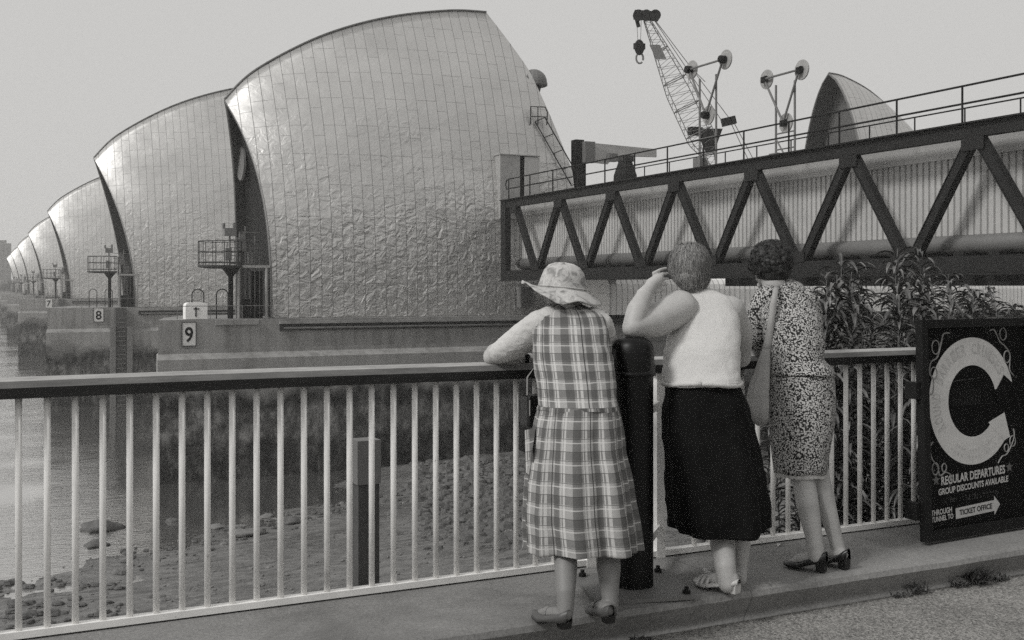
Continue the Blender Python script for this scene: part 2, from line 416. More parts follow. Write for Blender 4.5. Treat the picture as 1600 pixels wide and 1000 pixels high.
M['shoe_grey'] = plain('grey_leather', .075, .45, var=.15, sc=12); M['shoe_black'] = plain('black_leather', .008, .3, sc=20)
M['shoe_white'] = plain('white_leather', .48, .45, var=.1, sc=12)
M['sign_black'] = plain('sign_black_board', .003, .6, var=.6, sc=9, spec=.12)
M['sign_pale'] = plain('sign_pale_paint', .54, .6, var=.14, sc=10, bs=.05)
M['sign_faint'] = plain('sign_faint_lettering', .42, .6, var=.3, sc=30, bs=.05)
M['sign_line'] = plain('sign_scroll_paint', .22, .6, var=.5, sc=25, bs=.05)
M['frame_dark'] = plain('sign_frame_paint', .010, .7, var=.3, sc=20, bs=.4, spec=.2)
M['sign_pale2'] = plain('sign_lettering_paint', .45, .6, var=.15, sc=20, bs=.05)
M['sign_faint2'] = plain('sign_star_paint', .10, .6, var=.3, sc=20)
M['sign_faint3'] = plain('sign_worn_marks', .04, .6, var=.6, sc=60)
M['timber'] = plain('weathered_timber', .06, .8, var=.5, sc=3, bs=.5)
M['far_tree'] = plain('far_foliage', .05, .9, var=.6, sc=.15)
M['far_wall'] = plain('far_masonry', .16, .9, var=.2, sc=.1)
M['brick'] = plain('far_building_wall', .20, .9, var=.15, sc=.2)
# ------------------------------------------------------------------ text
_cv = None
def text_mb(mb, s, org, eu, ev, height, width=None, off=.0, depth=.001, mi=0, shear=0, italic=False):
    """lettering in the plane org + u*eu + v*ev; returns its width in metres"""
    cu = bpy.data.curves.new('t', 'FONT'); cu.body = s; cu.size = 1; cu.offset = off; cu.resolution_u = 3; cu.extrude = 0; cu.shear = shear
    o = bpy.data.objects.new('t', cu); COL.objects.link(o); dg = bpy.context.evaluated_depsgraph_get(); dg.update()
    me = bpy.data.meshes.new_from_object(o.evaluated_get(dg))
    xs = [v.co.x for v in me.vertices]; ys = [v.co.y for v in me.vertices]
    x0, x1, y0, y1 = min(xs), max(xs), 0.0, .73
    k = height/(y1-y0); kx = k if width is None else width/(x1-x0)
    eu = Vector(eu); ev = Vector(ev); nrm = eu.cross(ev).normalized()
    mb.add([Vector(org)+eu*((v.co.x-x0)*kx)+ev*((v.co.y-y0)*k)+nrm*depth for v in me.vertices], [tuple(p.vertices) for p in me.polygons], mi=mi)
    W = (x1-x0)*kx
    bpy.data.objects.remove(o); bpy.data.curves.remove(cu); bpy.data.meshes.remove(me)
    return W
# ================================================================== SETTING
WZ = -8.3
def grid(name, x0, x1, y0, y1, nx, ny, fz, mat):
    mb = MB(); vs = []; fs = []
    for j in range(ny+1):
        for i in range(nx+1):
            x = x0+(x1-x0)*i/nx; y = y0+(y1-y0)*j/ny; vs.append((x, y, fz(x, y)))
    for j in range(ny):
        for i in range(nx): a = j*(nx+1)+i; fs.append((a, a+1, a+nx+2, a+nx+1))
    mb.add(vs, fs); o = mb.build(name, mat, smooth=True, org=(0,0,0)); o['kind'] = 'structure'; return o
mb = MB(); mb.add([(-900,4.9,WZ),(1200,4.9,WZ),(1200,1000,WZ),(-900,1000,WZ)], [(0,1,2,3)])
mb.build('river_water', M['water'], org=(0,0,0))['kind'] = 'structure'
SH = [(-60, 30), (0, 38.5), (6.5, 42.0), (12.8, 46.7), (17, 50), (21, 55.5), (30, 58), (60, 60), (200, 60)]
def shoreY(x):
    if x <= SH[0][0]: return SH[0][1]
    for (a, b), (c, d) in zip(SH, SH[1:]):
        if a <= x <= c: return b+(d-b)*(x-a)/(c-a)
    return SH[-1][1]
def fbm(x, y, s, o=4): return noise.fractal(Vector((x*s, y*s, 3.3)), .9, 2.1, o)
def foreshore(x, y):
    dd = shoreY(x)-y+1.9*fbm(x, y, .16)
    z = WZ+(.014*dd if dd < 7 else .098+.062*(dd-7))+(.07*fbm(x+9, y*1.6, .33)*max(0, 1-abs(dd-2)/9) if dd > -7 else 0)
    if dd > 0: z += .09*min(1, dd/6)*fbm(x, y, .9)+.10*min(1, dd/9)*abs(fbm(x, y*2.2, .4))
    r = math.exp(-(((x-24.5)/4.6)**2+((y-51)/4.0)**2)); z += 1.05*r*(1+.25*fbm(x, y, 1.1))
    if x > 12: z += .9*min(1, (x-12)/25.)*max(0, min(1, (46-y)/25.))
    if x > 3.9:
        bank = max(0, 1-(y-5)/14.); z += 6.2*bank**1.3*min(1, (x-3.9)/2.2)
    return z
grid('foreshore', -60, 110, 4.8, 60, 420, 150, foreshore, M['mud'])
# road, plinth and river wall
mb = MB(); mb.add([(-300,-120,0),(300,-120,0),(300,4.02,0),(-300,4.02,0)], [(0,1,2,3)])
mb.build('road', M['road'], org=(0,0,0))['kind'] = 'structure'
mb = MB()
edge = []
xs = [-40+.5*i for i in range(60)] + [-10+.12*i for i in range(260)] + [21.2+.8*i for i in range(60)]
def kj(x): return .006*fbm(x, 0, 1.7)
prof0 = [(4.06, -.1), (4.035, .012), (3.975, .118), (3.985, .142), (4.03, .15), (4.76, .15), (4.765, .13), (4.765, -9.5)]
vs = []; fs = []; npf = len(prof0)
for x in xs:
    for k, (y, z) in enumerate(prof0): vs.append((x, y+(kj(x)*1.3 if 0 < k < 5 else 0), z+(kj(x+31)*.6 if 1 < k < 5 else 0)))
for i in range(len(xs)-1):
    for k in range(npf-1): a = i*npf+k; fs.append((a, a+npf, a+npf+1, a+1))
mb.add(vs, fs); o = mb.build('kerb_plinth', M['plinth'], org=(0,0,0)); o['kind'] = 'structure'
# far bank
mb = MB(); mb.box((-900, 432, -9.6), (1200, 1000, -5.2)); mb.build('far_bank', M['far_wall'], org=(0,430,-9))['kind'] = 'structure'
def tree_blob(mb, c, r, h, n=130):
    for k in range(n):
        a = random.uniform(0, 2*pi); rr = r*sqrt(random.random()); z = random.uniform(.15, 1)*h
        f = sqrt(max(0, 1-((z/h-.5)/.55)**2)); p = Vector(c)+Vector((cos(a)*rr*f, sin(a)*rr*f, z)); q = random.uniform(.5, 1.3)*h*.09
        d1 = Vector((random.uniform(-1,1), random.uniform(-1,1), random.uniform(-1,1))).normalized()*q; d2 = Vector((random.uniform(-1,1), random.uniform(-1,1), random.uniform(-1,1))).normalized()*q
        mb.add([p-d1, p-d2, p+d1, p+d2], [(0,1,2,3)])
for i in range(8):
    px = -6+i*8.5; d = 470+random.uniform(-15, 25); b = P(px, 0, d); b.z = -5.2; hh = random.uniform(7.5, 11.5)
    t = thing('far_tree', ORD[i]+' hazy tree from the left in the line along the far bank', 'tree', b, 'trees on the far bank')
    mb = MB(); mb.tube(b, b+Vector((0,0,hh*.5)), .4, .2, 6); mb.build('trunk', M['timber'], t)
    mb = MB(); tree_blob(mb, b, 3.4, hh); mb.build('crown', M['far_tree'], t)
b = P(3, 0, 520); b.z = -5.2; t = thing('tower_block', 'pale hazy tower block rising over the trees at the far left', 'building', b)
mb = MB(); mb.box((b.x-5.5, b.y-4, -5.2), (b.x+4.0, b.y+4, 22.5)); mb.build('wall', M['brick'], t)
for k in range(9):
    for i in range(4): mb = MB(); mb.box((b.x-4.9+i*2.25, b.y-4.05, -2+k*2.6), (b.x-3.6+i*2.25, b.y-3.98, -.6+k*2.6)); mb.build('window', M['dull_mid'], t)
mb = MB(); mb.box((b.x-2, b.y-2, 22.5), (b.x+2, b.y+2, 24)); mb.build('roof_housing', M['brick'], t)
# ================================================================== PIERS
RIDGE8 = [(12.18,11.97),(13.9,13.75),(17.6,16.0),(21.5,17.5),(25.6,18.4),(28.2,18.6)]
RIDGE9 = [(x*1.0163, 1.53+(z-1.53)*1.0163) for x, z in RIDGE8]
def interp(tab, x):
    if x <= tab[0][0]: return tab[0][1]
    for (a, b), (c, d) in zip(tab, tab[1:]):
        if x <= c: return b+(d-b)*(x-a)/(c-a)
    return tab[-1][1]
def smooth_tab(tab, n=40):
    out = []; m = len(tab)
    for i in range(m-1):
        p0, p1, p2, p3 = tab[max(i-1,0)], tab[i], tab[i+1], tab[min(i+2,m-1)]
        for k in range(n//(m-1)+1):
            t = k/(n//(m-1)+1)
            f = lambda j: .5*((2*p1[j])+(-p0[j]+p2[j])*t+(2*p0[j]-5*p1[j]+4*p2[j]-p3[j])*t*t+(-p0[j]+3*p1[j]-3*p2[j]+p3[j])*t**3)
            out.append((f(0), f(1)))
    out.append(tab[-1]); return out
def hood(parent, ridge, xb0, rimx, endtab, yc, hw, zb, name='roof_hood', rimpow=3., inset=1.3, wallmat=None, porthole=True, ep=1., seg=26, trim=True):
    """pointed-arch steel hood: ridge = list of (x, z) of the crest; xb0 = x of the rim's foot; endtab = (q, x) of the far cut"""
    R = smooth_tab(ridge, 44); n = len(R); x_a0, x_a1 = R[0][0], R[-1][0]
    mb = MB(); vs = []; uvs = []; Q = []
    for k in range(seg+1): q = k/seg; Q.append((-1, q**.9 if q < 1 else 1))
    for k in range(seg-1, -1, -1): q = k/seg; Q.append((1, q**.9))
    def pt(s, side, q):
        i = s*(n-1); i0 = min(int(i), n-2); f = i-i0
        ax = R[i0][0]+(R[i0+1][0]-R[i0][0])*f; az = R[i0][1]+(R[i0+1][1]-R[i0][1])*f
        xs = xb0+(x_a0-xb0)*q**rimpow; xe = interp(endtab, q)
        base = ax+ (xs-x_a0)*(1-s)+(xe-x_a1)*s
        half = hw*(1-q**2.6)**ep*(1-.02*s)
        if q > .999: half = 0
        return Vector((base, yc+side*half, zb+(az-zb)*q))
    m = len(Q); arc = []
    for i in range(n):
        s = i/(n-1); prev = None; acc = 0
        for (side, q) in Q:
            p = pt(s, side, q); 
            if prev is not None: acc += (p-prev).length
            prev = p; vs.append(p); arc.append((acc, p.x))
    fs = []; uv = []
    for i in range(n-1):
        for k in range(m-1):
            f = (i*m+k, (i+1)*m+k, (i+1)*m+k+1, i*m+k+1); fs.append(f); uv.append([arc[j] for j in f])
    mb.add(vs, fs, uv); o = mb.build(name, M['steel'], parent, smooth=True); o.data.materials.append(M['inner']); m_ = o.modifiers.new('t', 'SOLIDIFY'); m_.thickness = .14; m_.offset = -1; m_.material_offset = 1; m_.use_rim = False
    # end wall set back inside the rim
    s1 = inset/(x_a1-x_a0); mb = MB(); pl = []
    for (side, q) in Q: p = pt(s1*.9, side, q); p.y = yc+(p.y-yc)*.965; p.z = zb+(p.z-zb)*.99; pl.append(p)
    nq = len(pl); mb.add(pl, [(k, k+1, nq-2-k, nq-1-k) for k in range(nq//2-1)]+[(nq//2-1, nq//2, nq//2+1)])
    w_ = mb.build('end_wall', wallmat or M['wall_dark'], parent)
    # far end closed by a wall
    mb = MB(); pl = [pt(.985, sd_, q) for (sd_, q) in Q]; c = Vector((sum(p.x for p in pl)/len(pl), yc, zb+3)); mb.add(pl+[c], [(k+1, k, len(pl)) for k in range(len(pl)-1)])
    mb.build('rear_wall', M['dull_mid'], parent)
    mb = MB(); mb.path([pt(0, sd_, q)+Vector((.05,-.06*sd_,-.03)) for sd_, q in Q], .085, 6); mb.build('rim', M['dull_mid'], parent)
    if trim:
        mb = MB(); mb.path([pt(i/(n-1), -1, 1)+Vector((0,0,.04)) for i in range(n)], .06, 6); mb.build('ridge_cap', M['galv'], parent)
    return pt, w_
M['inner'] = plain('hood_inner_shade', .055, .6, var=.2, sc=.6)  # inside of the same steel, its shade put into a darker colour
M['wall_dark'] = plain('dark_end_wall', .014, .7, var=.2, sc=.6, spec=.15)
def pier_base(parent, x0, x1, y0, y1, zt, xg):
    """concrete pier base: upper wall, groove, sloped ledge, lower wall"""
    up = .0; lo = .75
    def outline(o): return [(x0-o*.2, y0-o), (x0+.9-o*.5, (y0+y1)/2), (x0+2.6-o*.3, y1+o), (x1+o, y1+o), (x1+o, y0-o)]
    mb = MB()
    def slab(za, oa, zb_, ob):
        A = [(x, y, za) for x, y in outline(oa)]; B = [(x, y, zb_) for x, y in outline(ob)]; n = len(A)
        mb.add(A+B, [(k, (k+1) % n, n+(k+1) % n, n+k) for k in range(n)])
    slab(zt-1.5, 0, zt, 0); slab(zt-1.72, .12, zt-1.5, .12)
    A = [(x, y, zt-1.5) for x, y in outline(.12)]; mb.add(A, [tuple(range(5))])
    slab(zt-1.98, lo, zt-1.72, .12); top = [(x, y, zt) for x, y in outline(0)]; mb.add(top, [tuple(range(5))])
    mb.build('upper_wall', M['conc_top'], parent)
    mb = MB(); slab(-10.2, lo, zt-1.98, lo); mb.build('lower_wall', M['conc'], parent)
    # long service pipe under a shadowed shelf along the hood's foot
    mb = MB(); mb.box((xg, y0-.12, zt-.62), (x1-3, y0-.003, zt-.28)); mb.build('groove_shade', M['conc_dark'], parent)  # raised dark strip stands in for the shade of the groove
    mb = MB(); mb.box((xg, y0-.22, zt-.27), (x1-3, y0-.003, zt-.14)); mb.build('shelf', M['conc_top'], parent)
    mb = MB(); mb.tube((xg+.2, y0-.14, zt-.5), (x1-3.4, y0-.14, zt-.5), .07, n=8); mb.build('service_pipe', M['galv'], parent)
def railing(mb, pts, h=1.1, r=.022, step=1.4, mids=(.55,)):
    for a, b in zip(pts, pts[1:]):
        a = Vector(a); b = Vector(b); L = (b-a).length; n = max(1, round(L/step))
        for k in range(n+1): p = a+(b-a)*k/n; mb.tube(p, p+Vector((0,0,h)), r, n=6)
        for hh in (h,)+tuple(mids): mb.tube(a+Vector((0,0,hh)), b+Vector((0,0,hh)), r, n=6)
def number_board(parent, ch, c, wd, ht):
    """white board with a black number facing the shore"""
    mb = MB(); mb.box((c[0]-wd/2, c[1]-.06, c[2]-ht/2), (c[0]+wd/2, c[1], c[2]+ht/2)); b = mb.build('number_board', M['board_white'], parent)
    fr = MB()
    for a, e in (((-wd/2-.03, -ht/2-.03), (wd/2+.03, -ht/2)), ((-wd/2-.03, ht/2), (wd/2+.03, ht/2+.03)), ((-wd/2-.03, -ht/2), (-wd/2, ht/2)), ((wd/2, -ht/2), (wd/2+.03, ht/2))):
        fr.box((c[0]+a[0], c[1]-.08, c[2]+a[1]), (c[0]+e[0], c[1]-.001, c[2]+e[1]))
    fr.build('frame', M['conc_dark'], b)
    mb = MB(); hh = ht*.66
    text_mb(mb, ch, (c[0]-wd*.31, c[1]-.062, c[2]-hh/2), (1,0,0), (0,0,1), hh, wd*.62, off=.02, depth=.004)
    mb.build('number', M['paint_black'], b)
def lookout(parent, x, y, z, k=1., hz=3.05):
    """round basket platform on a mast with lamps"""
    mb = MB(); mb.tube((x,y,z), (x,y,z+hz-.35), .13*k, n=10); mb.tube((x,y,z+hz-.55), (x,y,z+hz-.05), .13*k, .5*k, n=14); mast = mb.build('mast', M['wall_dark'], parent)
    cx = x-.55*k; mb = MB(); mb.lathe((cx,y,z+hz-.12), [(.75*k,0),(1.15*k,.07),(1.15*k,.16)], 18); pf = mb.build('lookout_platform', M['conc_dark'], parent)
    mb = MB(); R = 1.12*k
    for h in (.2, .75, 1.3): mb.path([(cx+R*cos(a*pi/9), y+R*sin(a*pi/9), z+hz+h) for a in range(19)], .022, 5)
    for a in range(12): mb.tube((cx+R*cos(a*pi/6), y+R*sin(a*pi/6), z+hz), (cx+R*cos(a*pi/6), y+R*sin(a*pi/6), z+hz+1.3), .02, n=5)
    mb.build('basket_rail', M['conc_dark'], pf)
    mb = MB(); mb.tube((x-.05,y,z+hz-.1), (x-.05,y,z+hz+1.9), .05, n=8); mb.box((x-.3,y-.2,z+hz+.3), (x+.02,y+.15,z+hz+.95)); mb.box((x-.35,y-.2,z+hz+1.6), (x+.25,y+.2,z+hz+2.0)); mb.box((x-.42,y-.1,z+hz+2.0), (x-.30,y+.1,z+hz+2.25)); mb.box((x+.12,y-.1,z+hz+1.95), (x+.24,y+.1,z+hz+2.3))
    mb.build('signal_lamp', M['dull_mid'], pf)
def deck_kit(parent, px, y, z, xr):
    """poles, ladder hoops, cabinet and portal on a pier's open deck; px = x of the mast"""
    mb = MB(); mb.tube((px+.35, y+.3, z), (px+.35, y+.3, z+4.3), .06, n=8); mb.tube((px+.55, y+.5, z), (px+.55, y+.5, z+4.6), .045, n=8); mb.tube((px+.95, y+.9, z), (px+.95, y+.9, z+4.0), .05, n=8)
    for q in range(4): mb.tube((px+.75+q*.28, y+.2+.1*q, z), (px+.75+q*.28, y+.2+.1*q, z+(4.9, 3.9, 4.4, 3.3)[q]), .035, n=6)
    for q in range(5): mb.tube((px-.1, y+.2, z+2.9+q*.42), (px+1.6, y+.5, z+2.9+q*.42), .022, n=5)
    mb.box((px+.45, y+.1, z+3.6), (px+.75, y+.4, z+4.5)); mb.box((px+.95, y+.3, z+2.9), (px+1.2, y+.6, z+3.5))
    mb.build('pole', M['galv'], parent)
    mb = MB()
    for q in (0, 1.55): mb.tube((px+.35+q*.95, y-.05, z), (px+.35+q*.95, y-.05, z+2.75), .085, n=8)
    mb.bar((px+.2, y-.05, z+2.75), (px+2.0, y-.05, z+2.75), .16, .14); mb.build('portal_frame', M['galv_light'], parent)
    mb = MB(); mb.box((px+1.15, y+.5, z), (px+1.75, y+1.3, z+2.5)); mb.box((px+.55, y+.1, z), (px+1.0, y+.5, z+1.0)); mb.box((px+2.15, y+.2, z), (px+2.7, y+.8, z+2.1)); mb.build('equipment_locker', M['wall_dark'], parent)
    mb = MB()
    for q in (-2.0, -.75):
        pts = [(px+q+.3-.3*cos(a*pi/8), y+.2, z+1.25+.3*sin(a*pi/8)) for a in range(9)]
        mb.path([(px+q, y+.2, z)]+pts+[(px+q+.6, y+.2, z)], .03, 6)
    mb.build('ladder_hoop', M['wall_dark'], parent)
def cabinet(parent, x, y, z, wd=1.1, ht=.85):
    mb = MB(); pl = [(x, y, z), (x+wd, y, z), (x+wd, y, z+ht*.8)] + [(x+wd-.16+.16*cos(a), y, z+ht*.8+ht*.2*sin(a)) for a in (pi/4, pi/2)] + [(x+.16+.16*cos(a), y, z+ht*.8+ht*.2*sin(a)) for a in (pi/2, 3*pi/4)] + [(x, y, z+ht*.8)]
    mb.prism(pl, (0, .8, 0)); o = mb.build('cabinet', M['clad_white'], parent)
    mb = MB(); mb.box((x+wd*.44, y-.03, z+.12), (x+wd*.50, y, z+.62)); mb.box((x+wd*.36, y-.03, z+.5), (x+wd*.62, y, z+.56)); mb.build('handle', M['wall_dark'], o)
# ---- pier 9 (nearest)
Z9 = -.11; Y9 = 57.9
p9 = thing('barrier_pier', 'nearest and biggest steel hooded river pier, with the white number 9 board', 'barrier pier', (20, 61.4, WZ))
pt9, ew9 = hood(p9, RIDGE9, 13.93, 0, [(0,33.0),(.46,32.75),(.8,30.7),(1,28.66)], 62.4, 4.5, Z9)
pier_base(p9, 8.05, 60, Y9-.75, 66.0, Z9-.02, 14.2)
# port hole
xw = 14.
for _ in range(20):
    pc = PX(382, 256, xw); s_w = 1.3/(RIDGE9[-1][0]-RIDGE9[0][0])*.9; qq = (pc.z-Z9)/(12.6+Z9); xw = pt9(s_w, -1, min(.95, qq)).x
pc.x = xw+.10
mb = MB(); mb.lathe(pc+Vector((-.35,0,0)), [(.98,0),(1.0,.12),(.86,.12),(.84,.02)], 28, axis=(1,0,0)); mb.build('porthole_rim', M['galv'], ew9)
mb = MB(); mb.lathe(pc+Vector((-.22,0,0)), [(.84,0),(.84,.05)], 28, axis=(1,0,0)); mb.build('porthole_pane', M['galv_light'], ew9)
nb = PY(295, 522, Y9-.76); number_board(p9, '9', (nb.x, nb.y, nb.z), .66, 1.17)
mx_ = PY(362, 497, Y9+.1); lookout(p9, mx_.x-.05, mx_.y, Z9, 1., 2.75); deck_kit(p9, mx_.x, mx_.y, Z9, 13)
cb = PY(290, 497, Y9-.2); cabinet(p9, cb.x, cb.y, Z9)
mb = MB(); a = PY(277, 497, Y9-.7); railing(mb, [(a.x, a.y, Z9), (13.9, a.y, Z9)], .68, .02, 1.9, ()); mb.build('railing', M['galv'], p9)
mb = MB(); mb.box((mx_.x-1.0, Y9-.9, Z9-.3), (mx_.x+1.2, Y9-.75, Z9-.02)); mb.build('landing_step', M['conc_top'], p9)
# doorway panel beside the bridge
mb = MB(); a = PY(782, 305, 57.95); b_ = PY(878, 247, 57.95)
pl = lambda x0, x1, z0, z1, y: [(x0, y, z0), (x1, y, z0), (x1, y, z1), (x0, y, z1)]
mb.box((a.x, 57.98, 5.6), (a.x+1.3, 59.2, b_.z)); mb.build('doorway_panel', M['galv_light'], p9)
mb = MB(); mb.box((a.x+1.3, 58.03, 5.6), (a.x+1.62, 59.2, b_.z)); mb.build('door_opening', M['paint_black'], p9)
mb = MB(); mb.box((a.x+1.62, 57.97, 5.6), (a.x+2.6, 59.2, b_.z-.05)); mb.build('doorway_panel', M['clad'], p9)
mb = MB(); mb.box((a.x-.05, 57.93, b_.z), (a.x+2.62, 59.1, b_.z+.06)); mb.build('door_lintel', M['galv_light'], p9)
mb = MB(); q = PY(812, 472, 57.5); mb.box((q.x, 57.3, q.z-.3), (q.x+.8, 57.9, q.z+.9)); mb.build('meter_box', M['dull_mid'], p9)
# ---- pier 8 and its copies
k8 = 1.2; R8 = [(8.9+k8*(x-12.18), 12.9+k8*1.02*(z-11.97)) for x, z in RIDGE8]
Y8 = 97.5; p8 = thing('barrier_pier', 'second hooded pier in the row, with the white number 8 board', 'barrier pier', (20, 102, WZ), 'large piers receding across the river')
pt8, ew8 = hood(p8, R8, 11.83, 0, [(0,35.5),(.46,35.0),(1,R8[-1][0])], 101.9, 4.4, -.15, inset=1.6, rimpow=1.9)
pier_base(p8, 4.9, 66, Y8-.8, 107.5, -.17, 12.0)
m8 = PY(183, 476, Y8+.1); lookout(p8, m8.x-.6, m8.y, -.15, 1.05, 3.0); deck_kit(p8, m8.x-.2, m8.y, -.15, 12)
mb = MB(); railing(mb, [(5.4, Y8-.6, -.15), (11.8, Y8-.6, -.15)], .75, .025, 2., ()); mb.build('railing', M['galv'], p8)
mb = MB(); mb.box((m8.x-.3, Y8-1.75, -10), (m8.x+.55, Y8-.8, -.2)); lr = mb.build('ladder_recess', M['timber'], p8)
mb = MB()
for k in range(22): mb.bar((m8.x-.22, Y8-1.8, -9+k*.38), (m8.x+.47, Y8-1.8, -9+k*.38), .05, .07)
mb.build('rung', M['galv'], lr)
mb = MB(); mb.box((m8.x-.75, Y8-1.95, -10), (m8.x-.32, Y8-1.5, -1.7)); mb.box((m8.x+.57, Y8-1.95, -10), (m8.x+1.0, Y8-1.5, -1.7)); mb.build('fender_post', M['dull_mid'], p8)
n8 = PY(154, 492, Y8-.81)
for i, Y in enumerate([Y8, Y8+74, Y8+148, Y8+222, Y8+296, Y8+360]):
    ch = '876543'[i]
    pp = p8 if i == 0 else copy_tree(p8, (0, Y-Y8, 0), skip=('number_board',))
    if i: pp['label'] = 'hazy hooded pier, %s in the receding row%s' % (['', 'third', 'fourth', 'fifth', 'sixth', 'seventh and farthest'][i], ', with the small number 7 board' if i == 1 else '')
    pp['group'] = 'large piers receding across the river'
for i, pp in enumerate([o for o in list(COL.objects) if o.name.startswith('barrier_pier') and o.get('group')]):
    dy = pp.location.y-102
    if dy < 100: number_board(pp, '87'[0 if dy < 10 else 1], (n8.x, n8.y+dy, n8.z), .75 if dy < 10 else .9, 1.12 if dy < 10 else 1.3)
# ================================================================== SERVICE BRIDGE
BX = 27.4; ZT = 6.55; ZB = 2.0
br = thing('service_bridge', 'dark steel truss bridge with pale ribbed cladding running to the nearest pier', 'bridge', (BX, 30, ZB))
YE = 57.2; Y0 = 0.0
mb = MB(); mb.box((BX-.15, Y0, ZT-.42), (BX+.15, YE, ZT)); mb.box((BX-.3, Y0, ZT+.0), (BX+.3, YE, ZT+.05)); mb.build('top_chord', M['paint_dark'], br)
mb = MB(); mb.box((BX-.15, Y0, ZB-.02), (BX+.15, YE, ZB+.5)); mb.box((BX-.28, Y0, ZB-.09), (BX+.25, YE, ZB-.03)); mb.build('bottom_chord', M['paint_dark'], br)
mb = MB(); mb.box((BX-.18, YE-.55, ZB-.1), (BX+.18, YE+.05, ZT+.01)); mb.build('end_post', M['paint_dark'], br)
yap = PX(806, 300, BX).y; pan = 5.32
for k in range(-1, 11):
    ya = yap-k*pan; yl = ya+pan/2
    for s_ in (0, 1):
        yb = ya+pan/2*(1 if s_ == 0 else -1)*.93; yt = ya+(.12 if s_ == 0 else -.12)
        if max(yb, yt) > YE-.3 or yb < Y0: continue
        mb = MB(); p0 = Vector((BX, yt, ZT-.45)); p1 = Vector((BX, yb, ZB+.45)); d = (p1-p0).normalized(); u = Vector((0, d.z, -d.y)).normalized() 
        # I-shaped member: two flanges and a web
        for off, hw_, th in ((-.15, .15, .03), (.15, .15, .03), (0, .02, .3)):
            c0 = p0+u*off; c1 = p1+u*off; X = Vector((hw_, 0, 0)); T = u*(th/2)
            mb.add([c0-X-T, c0+X-T, c0+X+T, c0-X+T, c1-X-T, c1+X-T, c1+X+T, c1-X+T], [(0,1,2,3),(7,6,5,4),(0,4,5,1),(1,5,6,2),(2,6,7,3),(3,7,4,0)])
        mb.add([p0+u*.13+Vector((-.12,0,0)), p0-u*.13+Vector((-.12,0,0)), p1-u*.13+Vector((-.12,0,0)), p1+u*.13+Vector((-.12,0,0))], [(0,1,2,3)])
        mb.build('diagonal', M['paint_dark'], br)
for k in range(-1, 11):
    for yy, zz in ((yap-k*pan, ZT-.62), (yap-k*pan-pan/2, ZB+.66)):
        if 0 < yy < YE-.6: mb = MB(); mb.box((BX-.19, yy-.42, zz-.2), (BX-.165, yy+.42, zz+.2)); mb.build('gusset_plate', M['paint_dark'], br)
# ribbed cladding behind the truss
CX = BX+1.0; mb = MB(); prof = []; y = Y0
while y < YE:
    prof += [(CX, y), (CX, y+.17), (CX+.07, y+.19), (CX+.07, y+.24), (CX, y+.26)]; y += .26
vs = [(x, yy, ZB+1.1) for x, yy in prof]+[(x, yy, ZT-.85) for x, yy in prof]; n = len(prof)
mb.add(vs, [(k+1, k, n+k, n+k+1) for k in range(n-1)]); mb.build('ribbed_cladding', M['clad'], br)
mb = MB(); mb.box((CX-.06, Y0, ZT-.85), (CX+.1, YE, ZT-.06)); mb.build('cladding_fascia', M['clad'], br)
mb = MB(); mb.tube((CX+.12, Y0, ZB+.92), (CX+.12, YE, ZB+.92), .32, n=20); mb.build('duct', M['duct'], br)
for f_ in [o for o in COL.objects if o.parent == br and o.name.startswith('duct')]:
    for p in f_.data.polygons: p.use_smooth = True
mb = MB(); mb.box((CX+.5, Y0, ZT-.7), (CX+3.6, YE, ZT+.28)); mb.build('deck', M['dull_mid'], br)
mb = MB(); mb.box((CX+.6, Y0, ZB-.05), (CX+3.6, YE, ZB+.45)); y = 2.0
mb.build('lower_deck', M['paint_dark'], br)
mb = MB(); mb.box((CX+.35, Y0, ZB-.42), (CX+.6, 38, ZB+.46)); y = 3.0; mb.build('inner_girder', M['paint_dark'], br)
y = 2.0
while y < YE-1: mb = MB(); mb.box((CX-.75, y-.2, ZB+.5), (CX+.6, y+.2, ZB+.62)); mb.build('bracket', M['paint_dark'], br); y += 1.33
for ya in (18., 20.6, 23.0, 25.4): mb = MB(); mb.box((CX+.34, ya, ZB-.28), (CX+.345, ya+1.2, ZB-.08)); mb.build('girder_slot', M['paint_black'], br)
# handrails
mb = MB(); railing(mb, [(BX-.12, Y0, ZT+.05), (BX-.12, YE-.9, ZT+.05)], 1.15, .035, 2.66, (.6,)); mb.path([(BX-.12, YE-.9, ZT+1.2), (BX-.12, YE-.6, ZT+1.15), (BX-.12, YE-.5, ZT+.9), (BX-.12, YE-.6, ZT+.65), (BX-.12, YE-.9, ZT+.65)], .035, 6)
mb.build('handrail', M['wall_dark'], br)
mb = MB(); railing(mb, [(CX+3.3, Y0, ZT+.3), (CX+3.3, YE-6, ZT+.3)], 1.1, .03, 2.3, (.55,)); mb.build('handrail', M['wall_dark'], br)
